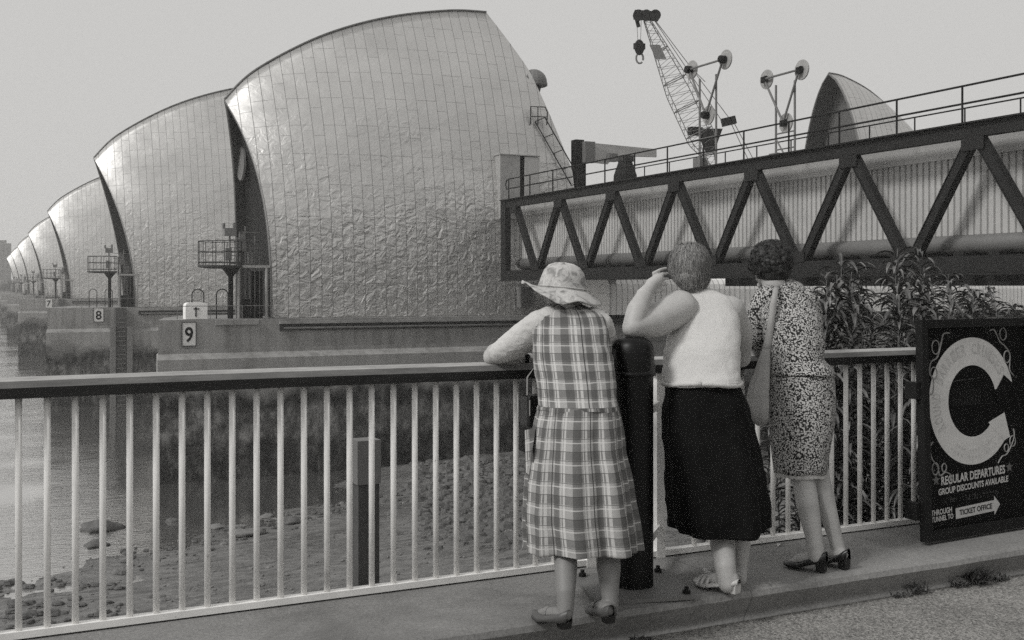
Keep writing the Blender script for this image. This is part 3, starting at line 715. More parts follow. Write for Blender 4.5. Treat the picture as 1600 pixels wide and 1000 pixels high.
# ---- signal frames standing on the bridge
def signal_frame(X, c, lampdx, label):
    zb = ZT+.05; by = (c[0][0]+c[1][0])/2
    base = PX(c[2][0], 250, X); t = thing('signal_frame', label, 'signal', (X, base.y, zb), 'river signal frames on the bridge')
    D = [PX(x, y, X) for x, y in c]; r = .44
    mb = MB()
    for a, b in ((0, 1), (0, 2), (1, 2)): mb.tube(D[a]+Vector((-.12,0,0)), D[b]+Vector((-.12,0,0)), .05, n=8)
    mb.build('arm', M['dull_mid'], t)
    for p in D:
        mb = MB(); mb.lathe(p, [(r*.97,0),(r,.02),(r,.05),(r*.97,.07)], 24, axis=(1,0,0)); dsc = mb.build('disc', M['galv_light'], t)
        mb = MB(); mb.lathe(p+Vector((-.32*lampdx,0,0)), [(.10,0),(.16,.02),(.17,.3),(.08,.33)], 14, axis=(1,0,0)); mb.box(p+Vector((-.2,-.13,-.16)), p+Vector((-.02,.13,.1))); mb.build('lamp', M['wall_dark'], dsc)
    mb = MB(); w_ = .62
    for s_ in (-1, 1):
        mb.tube((X, D[2].y+s_*w_, zb-.3), (X, D[2].y+s_*w_, D[2].z+1.75), .05, n=8)
    for hh in (.25, 1.0, 1.7): mb.tube((X, D[2].y-w_, zb+hh), (X, D[2].y+w_, zb+hh), .035, n=6)
    mb.tube((X, D[2].y-w_, zb-.2), (X, D[2].y+w_, zb+1.5), .035, n=6)
    mb.build('post', M['dull_mid'], t)
    mb = MB(); mb.box((X-.2, D[2].y+w_-.3, zb+.0), (X+.25, D[2].y+w_+.25, zb+.85)); mb.build('junction_box', M['dull_mid'], t)
signal_frame(29.6, [(1080,109),(1133,93),(1106,180)], 1, 'left one of the two disc signal frames on the bridge, in front of the crane')
signal_frame(31.6, [(1197,124),(1252,109),(1227,192)], .3, 'right one of the two disc signal frames, beside the small hood')
# ---- small hood with open arch, and deck machinery behind the bridge
sh = thing('small_steel_hood', 'smaller pointed steel hood with an open arch, behind the bridge at right', 'building', (60, 62.7, Z9))
Rs = [(59.7,18.3),(61.4,18.1),(64.4,17.0),(68,14.6),(71.5,11.2),(74.5,7.0),(76.5,1.5)]
hood(sh, Rs, 60.1, 0, [(0,79),(.5,78),(1,76.5)], 65.7, 4.2, Z9, inset=3.2, wallmat=plain('hood_back_wall', .10, .7, var=.1, sc=.5), trim=True, rimpow=1.6, ep=.68)
mb = MB()
for k in range(5): a = 62.3+k*1.35; mb.box((61.9, a, 4), (62.1, a+.12, 8.2))
mb.box((61.85, 62.0, 8.2), (62.05, 68.8, 8.5)); mb.box((61.9, 63.3, 13.6), (62.1, 67.5, 13.85)); mb.build('back_screen', M['dull_mid'], sh)
mb = MB(); mb.box((33.5, 58.2, Z9), (57, 65.6, 3.6)); o = mb.build('machinery_deck', M['conc_top'], p9)
# cowl vent
d = 68.5; b = P(822, 175, d); t = thing('cowl_vent', 'dark domed ventilation cowl sticking out behind the nearest hood', 'vent', b)
c = P(834, 127, d); mb = MB(); mb.ell(c+Vector((0,0,-.1)), (.85,.85,.85), 18, 12); mb.v = [Vector((p.x, p.y, max(p.z, c.z-.12))) for p in mb.v]; mb.lathe(c+Vector((0,0,-.32)), [(.8,0),(.87,.04),(.87,.2)], 18); mb.tube(c+Vector((-.6,0,-.15)), c+Vector((-2,0.2,-.35)), .78, .7, n=16); mb.build('cowl', M['dull_mid'], t, smooth=False)
mb = MB(); mb.tube(c+Vector((0,0,-.3)), c+Vector((-.3,0,-2.6)), .48, .2, n=14); mb.tube(c+Vector((-.3,0,-2.5)), c+Vector((-.6,0,-9)), .2, n=10); mb.build('pipe', M['wall_dark'], t)
# inclined ladder on the cut end of the hood
t = thing('inclined_ladder', 'thin railed ladder climbing the cut end of the nearest hood', 'ladder', P(890, 285, 66))
A = P(836, 190, 66.5); B = P(893, 290, 66.5); mb = MB()
for off in ((0,0,0), (.55,-.25,.25)):
    o_ = Vector(off); mb.tube(A+o_, B+o_, .04, n=6)
for k in range(5): q = A+(B-A)*k/4; mb.tube(q, q+Vector((.55,-.25,.25)), .03, n=6)
top = A+Vector((0,0,0)); mb.path([top+Vector((-.3,0,-.2)), top+Vector((-.3,0,.9)), top+Vector((.6,-.2,.9)), top+Vector((.75,-.2,.6)), top+Vector((.7,-.2,-.2))], .04, 6); mb.tube(top+Vector((-.3,0,.3)), top+Vector((.72,-.2,.3)), .03, n=6); mb.tube(top+Vector((.2,0,-.2)), top+Vector((.2,0,.9)), .03, n=6)
mb.build('rail', M['wall_dark'], t)
# pillar jib crane
d = 68; b = P(903, 330, d); t = thing('jib_crane', 'pillar jib crane with dark column and pale horizontal arm', 'crane', b)
mb = MB(); a = P(903, 219, d); mb.box((b.x-.32, b.y-.3, b.z-2), (b.x+.28, b.y+.3, a.z)); mb.tube((b.x+.5, b.y, b.z-2), (b.x+.5, b.y, a.z-.1), .07, n=8); mb.build('column', M['wall_dark'], t)
mb = MB(); A0 = P(913, 222, d); A1 = P(913, 252, d); Bt0 = P(1026, 233, d+5); Bt1 = P(1026, 245, d+5); m0 = P(950, 256, d+1.6)
mb.prism([A1, m0, P(962, 243, d+2), Bt1, Bt0, A0], (.15, .3, 0)); mb.build('arm', M['clad'], t)
mb = MB(); q = P(920, 238, d-.4); mb.box(q-Vector((.35,.2,.65)), q+Vector((.35,.2,.65))); mb.build('drive_box', M['dull_mid'], t); mb = MB(); q = P(955, 245, d); mb.box(q-Vector((.25,.2,.3)), q+Vector((.35,.2,.2))); mb.build('hoist', M['dull_mid'], t)
d = 64; b = P(977, 290, d); t = thing('covered_winch', 'dark hooded winch silhouetted beside the jib crane arm', 'machine', b)
mb = MB(); mb.lathe(b, [(.75,-1),(.68,.6),(.42,1.35),(.38,1.5)], 12); mb.build('cover', M['wall_dark'], t)
mb = MB(); q = P(977, 248, d); mb.box(q-Vector((.35,.3,.18)), q+Vector((.4,.3,.18))); mb.build('motor', M['conc_dark'], t)
# ---- lattice boom crane
d = 84.; t = thing('lattice_crane', 'tall lattice boom crane with hanging hook behind the bridge', 'crane', P(1110, 330, d))
foot = P(1117, 262, d); head = P(1010, 30, d); ax = (head-foot).normalized(); L = (head-foot).length
rt = Vector((C_, -S, 0)); sd_ = (rt-ax*rt.dot(ax)).normalized(); up_ = ax.cross(sd_)
mb = MB(); N = 34; CH = []
for k in range(N+1):
    s_ = k/N; wv = .95*min(1, s_/.22+.12)*min(1, (1-s_)/.62+.22); CH.append([foot+ax*(L*s_)+sd_*(a*wv)+up_*(b_*wv*.8) for a, b_ in ((-1,-1),(1,-1),(1,1),(-1,1))])
for k in range(N):
    for j in range(4):
        mb.tube(CH[k][j], CH[k+1][j], .035, n=5, caps=False); j2 = (j+1) % 4
        a, b_ = (CH[k][j], CH[k+1][j2]) if k % 2 else (CH[k][j2], CH[k+1][j]); mb.tube(a, b_, .016, n=4, caps=False)
    if k in (0, 8, 14, 20, 27): 
        for j in range(4): mb.tube(CH[k][j], CH[k][(j+1) % 4], .04, n=5)
mb.build('boom', M['dull_mid'], t)
mb = MB(); mb.bar(head-rt*.95+Vector((0,0,.35)), head+rt*.95+Vector((0,0,.2)), .7, .6)
for a in (-.8, -.2, .5): mb.lathe(head+rt*a+Vector((0,-.3,.2)), [(.42,0),(.42,.3)], 14, axis=(-S,-C_,0))
mb.tube(head+rt*-.75, head+rt*-.6-Vector((0,0,.6)), .15, n=6); mb.build('boom_head', M['wall_dark'], t)
hk = P(999, 74, d); mb = MB(); mb.ell(hk, (.42,.3,.62), 12, 8); mb.box(hk-Vector((.42,.2,.15)), hk+Vector((.42,.2,.3))); mb.build('hook_block', M['wall_dark'], t)
mb = MB(); hc = P(999.5, 91, d); mb.path([hc+Vector((.27*cos(a*pi/8)*C_, -.27*cos(a*pi/8)*S, .4*sin(a*pi/8))) for a in range(-1, 15)], .08, 6); mb.build('hook', M['galv'], t)
mb = MB()
for a in (-4, 3): mb.tube(P(999+a, 30, d), P(999+a*.6, 66, d), .025, n=4)
for (x0, y0, x1, y1) in ((1018,24,1142,188),(1020,28,1130,192),(1142,192,1175,262),(1146,190,1182,258),(1086,112,1102,128)): mb.tube(P(x0, y0, d), P(x1, y1, d), .03, n=4)
mb.build('cable', M['dull_mid'], t)
q = P(1139, 190, d); mb = MB(); mb.bar(q-rt*.55-Vector((0,0,.1)), q+rt*.5+Vector((0,0,.15)), .5, .6); mb.build('sheave_block', M['wall_dark'], t)
q = P(1110, 213, d); mb = MB(); mb.prism([q+rt*-1.1+Vector((0,0,.6)), q+rt*.95+Vector((0,0,.6)), q+rt*.3-Vector((0,0,1.2)), q-rt*.3-Vector((0,0,1.2))], (.3,.5,0)); q2 = P(1086, 205, d); mb.box(q2-Vector((.5,.3,.3)), q2+Vector((.5,.3,.3))); mb.build('winch', M['wall_dark'], t)
for (x, y, rr) in ((1028,81,0),(1037,74,1)):
    q = P(x, y, d-.95); mb = MB(); mb.prism([q-rt*.4-ax*.6, q+rt*.4-ax*.6, q+rt*.4+ax*.6, q-rt*.4+ax*.6], (.02,.04,0)) if rr == 0 else mb.add([], [])
    if rr == 0: mb.build('name_plate', M['dull_mid'], t)
# ---- pale gallery under the bridge
gl = thing('covered_gallery', 'long pale ribbed gallery with rounded shoulder below the bridge', 'building', (50, 52, -8))
GY = 52.; mb = MB(); pr = [(GY+.0, .0), (GY, 1.45), (GY+.05, 1.72), (GY+.2, 1.95), (GY+.45, 2.08), (GY+.8, 2.12), (GY+3, 2.12), (GY+3, .0)]
mb.prism([(31.4, y, z) for y, z in pr], (60, 0, 0)); mb.build('wall', M['clad_white'], gl)
mb = MB(); x = 31.5
while x < 91:
    big_ = (int((x-31.5)/.37) % 16 == 8); hwid = .035 if big_ else .018
    pr2 = [(y-.018, z+.012) for y, z in pr[:6]]+[(y+.004, z-.02) for y, z in pr[:6]][::-1]
    mb.prism([(x, y, z) for y, z in pr2], (hwid, 0, 0)); x += .37
mb.build('rib', M['galv_light'], gl)
mb = MB(); mb.box((31.2, GY+.9, 2.125), (92, GY+4, 2.62)); mb.build('roof_slab', M['clad'], gl)
mb = MB(); mb.box((31.2, GY+.25, -.5), (92, GY+3.4, -.004)); mb.build('footing', M['conc_dark'], gl)
mb = MB(); mb.box((31.0, GY+.5, -1.6), (92, GY+4, -.504)); mb.box((31.0, GY+.2, -9), (92, GY+4, -1.604)); mb.build('abutment', M['conc'], gl)
# ================================================================== FENCE
FY = 4.68
def fence(name, label, x0, x1, xbars, posts=()):
    t = thing(name, label, 'railing', ((x0+x1)/2, FY, .15), 'riverside railing panels')
    mb = MB(); sec = [(FY-.06,1.098), (FY-.062,1.140), (FY-.045,1.165), (FY-.015,1.176), (FY+.03,1.176), (FY+.06,1.155), (FY+.06,1.098)]
    nx = max(2, int((x1-x0)/.3)); vs = []
    for i in range(nx+1):
        x = x0+(x1-x0)*i/nx; dz = .0025*sin(x*1.7)
        vs += [(x, y, z+dz) for y, z in sec]
    m = len(sec); fs = [(i*m+k, i*m+(k+1) % m, (i+1)*m+(k+1) % m, (i+1)*m+k) for i in range(nx) for k in range(m)]+[tuple(range(m-1, -1, -1)), tuple(range(nx*m, nx*m+m))]
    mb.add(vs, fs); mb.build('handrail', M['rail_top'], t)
    mb = MB(); mb.box((x0, FY-.024, .158), (x1, FY+.024, .186)); mb.build('bottom_rail', M['white_paint'], t)
    for x in xbars:
        mb = MB(); mb.tube((x, FY, .185), (x, FY, 1.0975), .0135, n=10); o = mb.build('bar', M['white_paint'], t)
        for p in o.data.polygons: p.use_smooth = len(p.vertices) == 4
    for x in posts:
        mb = MB(); mb.box((x-.026, FY-.026, .15), (x+.026, FY+.026, 1.10)); mb.build('post', M['white_paint'], t)
    return t
def m_rail():
    q = NT('dark_handrail_lit_top'); co = q.co(); geo = q.n('ShaderNodeNewGeometry'); sp = q.n('ShaderNodeSeparateXYZ'); q.l(geo.outputs['True Normal'], sp.inputs[0])
    n = q.noise(q.co((3, 20, 20)), 1.5, 5, .7); lit_top = q.ramp(n, [(.35, .28), (.65, .48)])
    c = q.mix(q.math('MULTIPLY', q.ramp(sp.outputs[2], [(.45, 0.), (.75, 1.)]), .9), q.ramp(n, [(.3, .006), (.7, .022)]), lit_top)  # upward faces painted paler: light on the top put into the colour
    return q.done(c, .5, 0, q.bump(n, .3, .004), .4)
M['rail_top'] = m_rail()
b0 = PY(29, 700, FY).x; sp = .1035
xl = [b0+sp*k for k in range(-6, 26)]; fence('railing', 'long white barred railing from the left edge to the plaid-dressed woman', b0-1.2, 2.74, [x for x in xl if x < 2.66], (2.71,))
b1 = PY(1386, 700, FY).x; xr = [b1+sp*k for k in range(-13, 16)]
fence('railing', 'white barred railing panel between the black pillar and the dark sign', 3.06, b1+2.2, [x for x in xr if x > 3.2], (3.12,))
# ---- pillar
pc_ = P(989, 918, 4.99); px_, py_ = pc_.x, pc_.y
t = thing('mooring_pillar', 'round black metal pillar with domed cap bolted beside the plaid-dressed woman', 'pillar', (px_, py_, .15))
R_ = .093
mb = MB(); mb.lathe((px_, py_, .168), [(R_,0),(R_,.96)], 36); o = mb.build('column', M['paint_black'], t, smooth=True, auto=40)
mb = MB(); mb.lathe((px_, py_, 1.128), [(R_+.012,0),(R_+.014,.006),(R_+.012,.014),(R_+.004,.02),(R_+.004,.105),(R_-.002,.135),(R_-.014,.157),(R_-.036,.171),(R_-.06,.175),(.01,.177)], 36); mb.build('cap', M['paint_black'], t, smooth=True, auto=40)
mb = MB(); mb.box((px_-.235, py_-.235, .1515), (px_+.235, py_+.235, .167), rz=radians(-14), piv=(px_, py_, 0)); mb.build('base_plate', M['dull_mid'], t)
for a in range(4):
    an = radians(-14)+pi/4+a*pi/2; q = Vector((px_+.265*cos(an), py_+.265*sin(an), .167)); mb = MB(); mb.lathe(q, [(.02,0),(.02,.014),(.011,.016),(.011,.03)], 6); mb.build('bolt', M['wall_dark'], t)
mb = MB()
for z in (.30, .93):
    mb = MB(); mb.bar((px_+.07, py_+.06, z), (3.11, FY-.01, z), .028, .04); mb.build('bracket', M['white_paint'], t)
# short rail behind the pillar
# ---- timber pile beyond the railing
q = PX(571, 685, 3.0*1.0); yy = 9.6; a = PY(571, 686, yy); t = thing('timber_pile', 'square dark timber pile with pale cap standing behind the railing', 'post', (a.x, yy, -8.2))
mb = MB(); mb.box((a.x-.10, yy-.10, -8.4), (a.x+.10, yy+.10, a.z-.40)); mb.build('shaft', M['timber'], t)
mb = MB(); mb.box((a.x-.112, yy-.112, a.z-.40), (a.x+.112, yy+.112, a.z)); mb.build('cap', M['dull_mid'], t)
# ---- sign board
so_ = Vector((4.535, 4.265, .165)); an = radians(3.0); eu = Vector((cos(an), sin(an), 0)); ev = Vector((-.0, .03, 1)).normalized(); en = eu.cross(ev).normalized()
W_, H_ = .93, 1.19
sg = thing('notice_board', 'black framed river cruise sign with a big pale letter C shaped arrow', 'sign', so_)
def S_(u, v, n=0): return so_+eu*u+ev*v+en*n
def sbox(mb, u0, v0, u1, v1, n0, n1): mb.prism([S_(u0, v0, n0), S_(u1, v0, n0), S_(u1, v1, n0), S_(u0, v1, n0)], en*(n1-n0))
mb = MB(); sbox(mb, .03, .03, W_-.03, H_-.03, -.012, .0); mb.build('panel', M['sign_black'], sg)
mb = MB()
for a in ((0, 0, .045, H_), (W_-.045, 0, W_, H_), (.045, 0, W_-.045, .055), (.045, H_-.045, W_-.045, H_)): sbox(mb, *a, -.025, .022)
mb.build('frame', M['frame_dark'], sg) if 'frame_dark' in M else None
cu, cv = .415, .735
def arc(r, a): return (cu+r*cos(a), cv+r*sin(a))
mb = MB(); n = 60; a0 = radians(14); a1 = radians(326); out = [arc(.352, a0+(a1-a0)*k/n) for k in range(n+1)]; inn = [arc(.198, a0+radians(2)+(a1-a0-radians(2))*k/n) for k in range(n+1)]
vs = [S_(u, v, .0015) for u, v in out+inn]; fs = [(k, k+1, n+1+k+1, n+1+k) for k in range(n)]
a_o = (cu+.350, cv+.085); a_i = (cu+.203, cv+.056)
mb.add(vs, fs)
# swallow-tail end (two points) and the arrow head
nk = (cu+.268, cv+.135)
mb.add([S_(*p, .0016) for p in (out[3], out[0], nk)], [(0,1,2)]); 
mb.add([S_(*p, .0022) for p in ((cu+.127, cv-.126), (cu+.266, cv-.078), (cu+.31, cv-.218), (cu+.262, cv-.235), (cu+.155, cv-.155))], [(0,4,3,2,1)])
mb.build('letter_c_arrow', M['sign_pale'], sg)
mb = MB(); mb.add([S_(*p, .0032) for p in (nk, (cu+.42, cv+.0), (cu+.42, cv-.03), (cu+.2, cv-.03), (cu+.196, cv+.048))], [(0,4,3,2,1)]) ; mb.add([S_(*p, .0032) for p in (nk, (cu+.346, cv+.083), (cu+.42, cv+.0))], [(0,2,1)])
mb.build('gap', M['sign_black'], sg)
e1 = (eu+ev*.045).normalized(); ee = ev
def T(s, u, v, h, wd, mi=0): tb = MB(); text_mb(tb, s, S_(u, v), e1, ee, h, wd, off=.03, depth=.002, mi=mi); tb.build('lettering', M['sign_pale2'], sg)
T('REGULAR DEPARTURES', .145, .292, .047, .53); T('GROUP DISCOUNTS AVAILABLE', .12, .240, .034, .58); T('THROUGH', .060, .133, .030, .165); T('TUNNEL TO', .060, .098, .028, .175)
ar = [(.255, .098), (.575, .112), (.575, .088), (.625, .145), (.575, .196), (.575, .172), (.255, .157)]
mb = MB(); mb.add([S_(u, v, .0015) for u, v in ar], [tuple(range(7))]); aro = mb.build('arrow', M['sign_pale2'], sg)
tb = MB(); text_mb(tb, 'TICKET OFFICE', S_(.285, .116, .001), e1, ee, .030, .27, off=.02, depth=.002); tb.build('lettering', M['sign_black'], aro)
# letters round the C, faded
s = 'ROUND BARRIER CRUISES'; A0, A1 = radians(207), radians(33); tb = MB()
for k, ch in enumerate(s):
    if ch == ' ': tb.build('faded_lettering', M['sign_faint'], sg); tb = MB(); continue
    a = A0+(A1-A0)*k/(len(s)-1); rad = Vector((cos(a), sin(a))); tan = Vector((sin(a), -cos(a))); p = Vector((cu, cv))+rad*.262-tan*.02
    text_mb(tb, ch, S_(p.x, p.y), eu*tan.x+ev*tan.y, eu*rad.x+ev*rad.y, .062, .034, off=.02, depth=.0022)
tb.build('faded_lettering', M['sign_faint'], sg)
mb = MB()
for j, (r0, aa, bb) in enumerate(((.31, 235, 312), (.27, 240, 308))):
    for k in range(15):
        a = radians(aa+(bb-aa)*k/14); p = Vector((cu+cos(a)*r0, cv+sin(a)*r0)); h = .016
        if k % 5 == 4: continue
        mb.prism([S_(p.x-.006, p.y-h/2, .0022), S_(p.x-.001, p.y-h/2, .0022), S_(p.x+.001, p.y+h/2, .0022), S_(p.x-.004, p.y+h/2, .0022)], en*.0004)
mb.build('faded_marks', M['sign_faint'], sg)
def star(u, v, r): 
    pts = []
    for k in range(10): a = pi/2+k*pi/5; q = r if k % 2 == 0 else r*.42; pts.append(S_(u+q*cos(a), v+q*sin(a), .0018))
    mb.add(pts+[S_(u, v, .0018)], [(k, (k+1) % 10, 10) for k in range(10)])
mb = MB(); star(.105, .322, .033); star(.712, .345, .033); mb.build('star', M['sign_faint2'], sg)
def scroll(pts, loops):
    mb = MB()
    for pts_ in pts: mb.path([S_(u, v, .002) for u, v in pts_], .0042, 5)
    for u, v, r in loops: mb.path([S_(u+r*cos(a*pi/8), v+r*1.25*sin(a*pi/8), .002) for a in range(17)], .0036, 5)
    mb.build('scroll_ornament', M['sign_line'], sg)
def smooth2(p, n=6):
    return smooth_tab(p, n*(len(p)-1))
mb = MB()
scroll([smooth2([(.24,1.115),(.19,1.11),(.165,1.05),(.135,.985),(.085,.96),(.07,.90),(.10,.87),(.095,.80),(.075,.785)])], [(.125,1.04,.03),(.105,.90,.026)])
scroll([smooth2([(.57,1.12),(.61,1.125),(.655,1.06),(.70,1.03),(.74,.985),(.735,.90),(.77,.86)])], [(.685,1.10,.028),(.715,.97,.027)])
scroll([smooth2([(.085,.53),(.06,.50),(.075,.44),(.115,.40),(.135,.345),(.18,.36),(.22,.34),(.22,.31)])], [(.10,.385,.026),(.17,.385,.018)])
scroll([smooth2([(.755,.56),(.76,.52),(.735,.47),(.69,.42),(.65,.41),(.615,.375)])], [(.745,.49,.024),(.69,.455,.018)])
for (u, v) in ((.25,1.11),(.08,.78),(.56,1.12),(.77,.86),(.22,.30),(.09,.36),(.76,.57),(.61,.37)):
    for k in range(9): a = random.uniform(0, 6.28); r = random.uniform(.01, .028); p = (u+r*cos(a), v+r*sin(a)); mb.prism([S_(p[0]-.002, p[1], .001), S_(p[0], p[1]-.002, .001), S_(p[0]+.002, p[1], .001), S_(p[0], p[1]+.002, .001)], en*.001)
mb.build('painted_dots', M['sign_line'], sg)
mb = MB()
for k in range(70):
    u = random.uniform(.16, .62); v = random.choice((.195, .215, .205)); mb.prism([S_(u, v, .001), S_(u+random.uniform(.003,.014), v, .001), S_(u+.006, v+random.uniform(.003,.012), .001)], en*.0008)
for k in range(26):
    u = random.uniform(cu-.16, cu+.06); mb.prism([S_(u, cv+.1+u*.05, .001), S_(u+.012, cv+.1+u*.05, .001), S_(u+.008, cv+.106+u*.05, .001)], en*.0008)
for k in range(18):
    u = cu-.16+k*.013; mb.prism([S_(u, cv-.02, .001), S_(u+.0015, cv-.02, .001), S_(u+.0015, cv+.07, .001)], en*.0005)
mb.build('worn_marks', M['sign_faint3'], sg)
for z in (.93, .28):
    mb = MB(); mb.box((so_.x-.035, so_.y+.02, z), (so_.x+.01, so_.y+.10, z+.09)); mb.build('hanging_bracket', M['wall_dark'], sg)
# ---- weeds
def leaf(mb, p, az, L, wd, up, droop, mi=0):
    n = 6; d = Vector((cos(az), sin(az), 0)); side = Vector((-sin(az), cos(az), 0)); q = Vector(p); vs = []; ang = up
    for k in range(n+1):
        s_ = k/n; ww = wd*(sin(pi*min(1, s_*.93+.07))**.7)*(1 if k < n else .05); fold = Vector((0,0,ww*.35))
        vs += [q-side*ww/2+fold, q, q+side*ww/2+fold]; q = q+(d*cos(ang)+Vector((0,0,sin(ang))))*(L/n); ang -= droop/n
    fs = []
    for k in range(n): a = k*3; fs += [(a, a+1, a+4, a+3), (a+1, a+2, a+5, a+4)]
    mb.add(vs, fs, mi=mi)
def weed(x, y, zb, zt, label, sc=1., dens=1., grp='tall weeds behind the right railing'):
    t = thing('tall_weed', label, 'plant', (x, y, zb), grp); H = zt-zb; lean = Vector((random.uniform(-.12,.12), random.uniform(-.1,.1), 0))
    mb = MB(); lf = MB(); ns = random.choice((1, 2, 2)); 
    for s_ in range(ns):
        b = Vector((x+random.uniform(-.05,.05), y, zb)); hh = H*(1-.16*s_*random.random()); ln = lean+Vector((random.uniform(-.12,.12)*s_, random.uniform(-.1,.1)*s_, 0))
        pts = [b+ln*(k/8)**1.5+Vector((.02*sin(k*1.3+x*9), .02*cos(k+x*5), hh*k/8)) for k in range(9)]
        mb.path(pts, [.011*sc*(1-.7*k/8) for k in range(9)], 5)
        z = .15*H; k = 0
        while z < hh*.985:
            f = z/hh*8; i = min(7, int(f)); p = pts[i]+(pts[i+1]-pts[i])*(f-i); s__ = 1-.45*(z/hh)
            for j in range(2 if z < hh*.92 else 4):
                az = k*2.4+j*pi+random.uniform(-.5,.5); leaf(lf, p, az, random.uniform(.20,.34)*sc*(1.25-.5*z/hh), random.uniform(.020,.038)*sc, random.uniform(.5,1.15), random.uniform(1.5,2.6), mi=1 if random.random() < .38 else 0)
            z += random.uniform(.05,.085)/dens*sc; k += 1
    mb.build('stem', M['stem'], t, smooth=True); lf.build('leaves', [M['leaf'], M['leaf2']], t)
specs = [(1270,448,6.2),(1290,455,5.6),(1303,400,6.6),(1322,430,5.5),(1338,410,6.9),(1352,470,5.3),(1376,388,6.4),(1391,440,5.6),(1402,450,7.2),(1420,470,5.4),(1436,395,6.5),(1452,418,7.0),(1475,440,7.6),(1498,428,8.4),(1508,455,6.6),(1530,448,7.2),(1548,445,8.6),(1566,470,6.9),(1585,468,7.8),(1600,472,8.6),
         (1245,520,5.5),(1330,520,5.2),(1372,500,5.25),(1410,520,5.2),(1262,600,5.3),(1300,560,5.3),(1190,640,5.6),(1215,600,6.0),(1345,600,5.25),(1395,600,5.3),(1150,740,6.0),(1170,700,6.6),
         (1283,425,7.4),(1312,452,5.5),(1365,428,7.6),(1383,462,5.4),(1428,445,5.6),(1462,462,6.1),(1489,462,7.9),(1520,466,7.8),(1345,448,5.9),(1410,412,7.5)]
ORD += ['twenty-first','twenty-second','twenty-third','twenty-fourth','twenty-fifth','twenty-sixth','twenty-seventh','twenty-eighth','twenty-ninth','thirtieth','last']
ORD.remove('last')
look = ['thin', 'bushy', 'drooping', 'broad leaved', 'spindly']
for i, (x, y, Yw) in enumerate(specs):
    if Yw < 5.4: Yw = 5.4+.02*i
    p = PY(x, y, Yw); gz = foreshore(p.x, Yw)-.05; zb = max(gz, -1.4)
    low = y > 495; rank = sorted(s[0] for s in specs if (s[1] > 495) == low).index(x)
    weed(p.x, Yw, gz if gz > -2.5 else -2.5, p.z, '%s %s from the left %s' % (ORD[rank], 'low weed' if low else ('very tall drooping weed' if y < 402 else 'tall drooping weed'), 'seen through the bars of the right railing' if low else 'rising above the right handrail'), 1.0, 1.35)
# kerb weeds, litter
def tuft(px, py, d, h, n, label):
    p = P(px, py, d); p.z = 0.; t = tag(MB_tuft(p, h, n), label, 'plant')
def MB_tuft(p, h, n):
    mb = MB()
    for k in range(n): a = random.uniform(0, 6.28); q = p+Vector((random.uniform(-.05,.05), random.uniform(-.02,.03), 0)); leaf(mb, q, a, random.uniform(.4,1)*h, .009, random.uniform(.7,1.5), random.uniform(.2,1.6))
    return mb.build('kerb_weed', M['leaf'], org=p)
def kerbp(px, Y=4.0): return PY(px, 900, Y)
for px, h, n, lb in ((1525, .13, 150, 'biggest leafy weed tuft growing at the kerb below the sign'), (1498, .05, 50, 'low flat weed beside the biggest kerb tuft'), (1432, .08, 40, 'pointed little weed growing where kerb meets road'), (1405, .035, 30, 'flat weed patch left of the pointed kerb weed'), (1560, .05, 50, 'small weed right of the biggest kerb tuft'), (1000, .03, 40, 'low weed at the kerb near the plaid-dressed woman')):
    p = PY(px, 900, 4.0); p.z = .0; tag(MB_tuft(Vector((p.x, 3.985, .0)), h, n), lb, 'plant')
mb = MB(); q = PZ(1215, 854, .152); mb.add([q, q+Vector((.03,.005,.012)), q+Vector((.045,.02,.004)), q+Vector((.015,.025,.01)), q+Vector((.06,.0,.014))], [(0,1,2,3),(1,4,2)]); tag(mb.build('paper_scrap', M['board_white']), 'tiny white paper scrap lying on the concrete by the railing', 'litter')
# ---- rocks on the foreshore
def rock_mesh(mb, c, r, fl=.55, n=8, m=5):
    ph = random.uniform(0, 50); vs = []; fs = []
    for i in range(m+1):
        th = pi*i/m
        for k in range(n):
            a = 2*pi*k/n; q = 1+.55*noise.noise(Vector((sin(th)*cos(a)*1.3+ph, sin(th)*sin(a)*1.3, cos(th)*1.3))); vs.append(Vector(c)+Vector((r*q*sin(th)*cos(a), r*q*sin(th)*sin(a)*.8, r*q*fl*cos(th))))
    for i in range(m):
        for k in range(n): fs.append((i*n+k, (i+1)*n+k, (i+1)*n+(k+1) % n, i*n+(k+1) % n))
    mb.add(vs, fs)
def onshore(px, py, z0=-8.0):
    z = z0
    for _ in range(30):
        p = PZ(px, py, z); z = .5*z+.5*max(foreshore(p.x, p.y), WZ)
    p = PZ(px, py, z); return p
def rubble(name, n, gen, mat, label, cat='stones'):
    mb = MB()
    for k in range(n):
        p, r = gen()
        rock_mesh(mb, p, r, random.uniform(.35, .7), 6, 4)
    o = mb.build(name, mat, org=(0,0,0)); o['kind'] = 'stuff'; tag(o, label, cat)
def g1():
    while True:
        px = random.gauss(765, 105); py = random.gauss(778, 45)
        if 640 < px < 1180 and 716 < py < 860: break
    p = onshore(px, py); return p, random.choice((.07,.1,.14,.2,.34))*random.uniform(.7,1.3)
rubble('rubble', 1700, g1, M['rock'], 'heap of dark rubble on the foreshore behind the railing')
def g2():
    while True:
        px = random.uniform(0, 1180); py = random.uniform(760, 998); p = onshore(px, py)
        if foreshore(p.x, p.y) > WZ-.02: break
    p = Vector(p); return p+Vector((0,0,.01)), random.uniform(.02, .07)*(3 if random.random() < .04 else 1)
rubble('pebbles', 1500, g2, M['rock_pale'], 'scattered pebbles over the muddy foreshore')
def g3():
    t_ = random.random(); px = -10+t_*650+random.gauss(0, 12); py = 920-t_*150+random.gauss(0, 9)*(1.4-t_)
    if px < 190: py = random.choice((915, 945, 960, 985))+random.gauss(0, 6)
    p = onshore(px, py); return p+Vector((0,0,.03)), random.uniform(.06, .24)*(1 if px < 200 else .6)
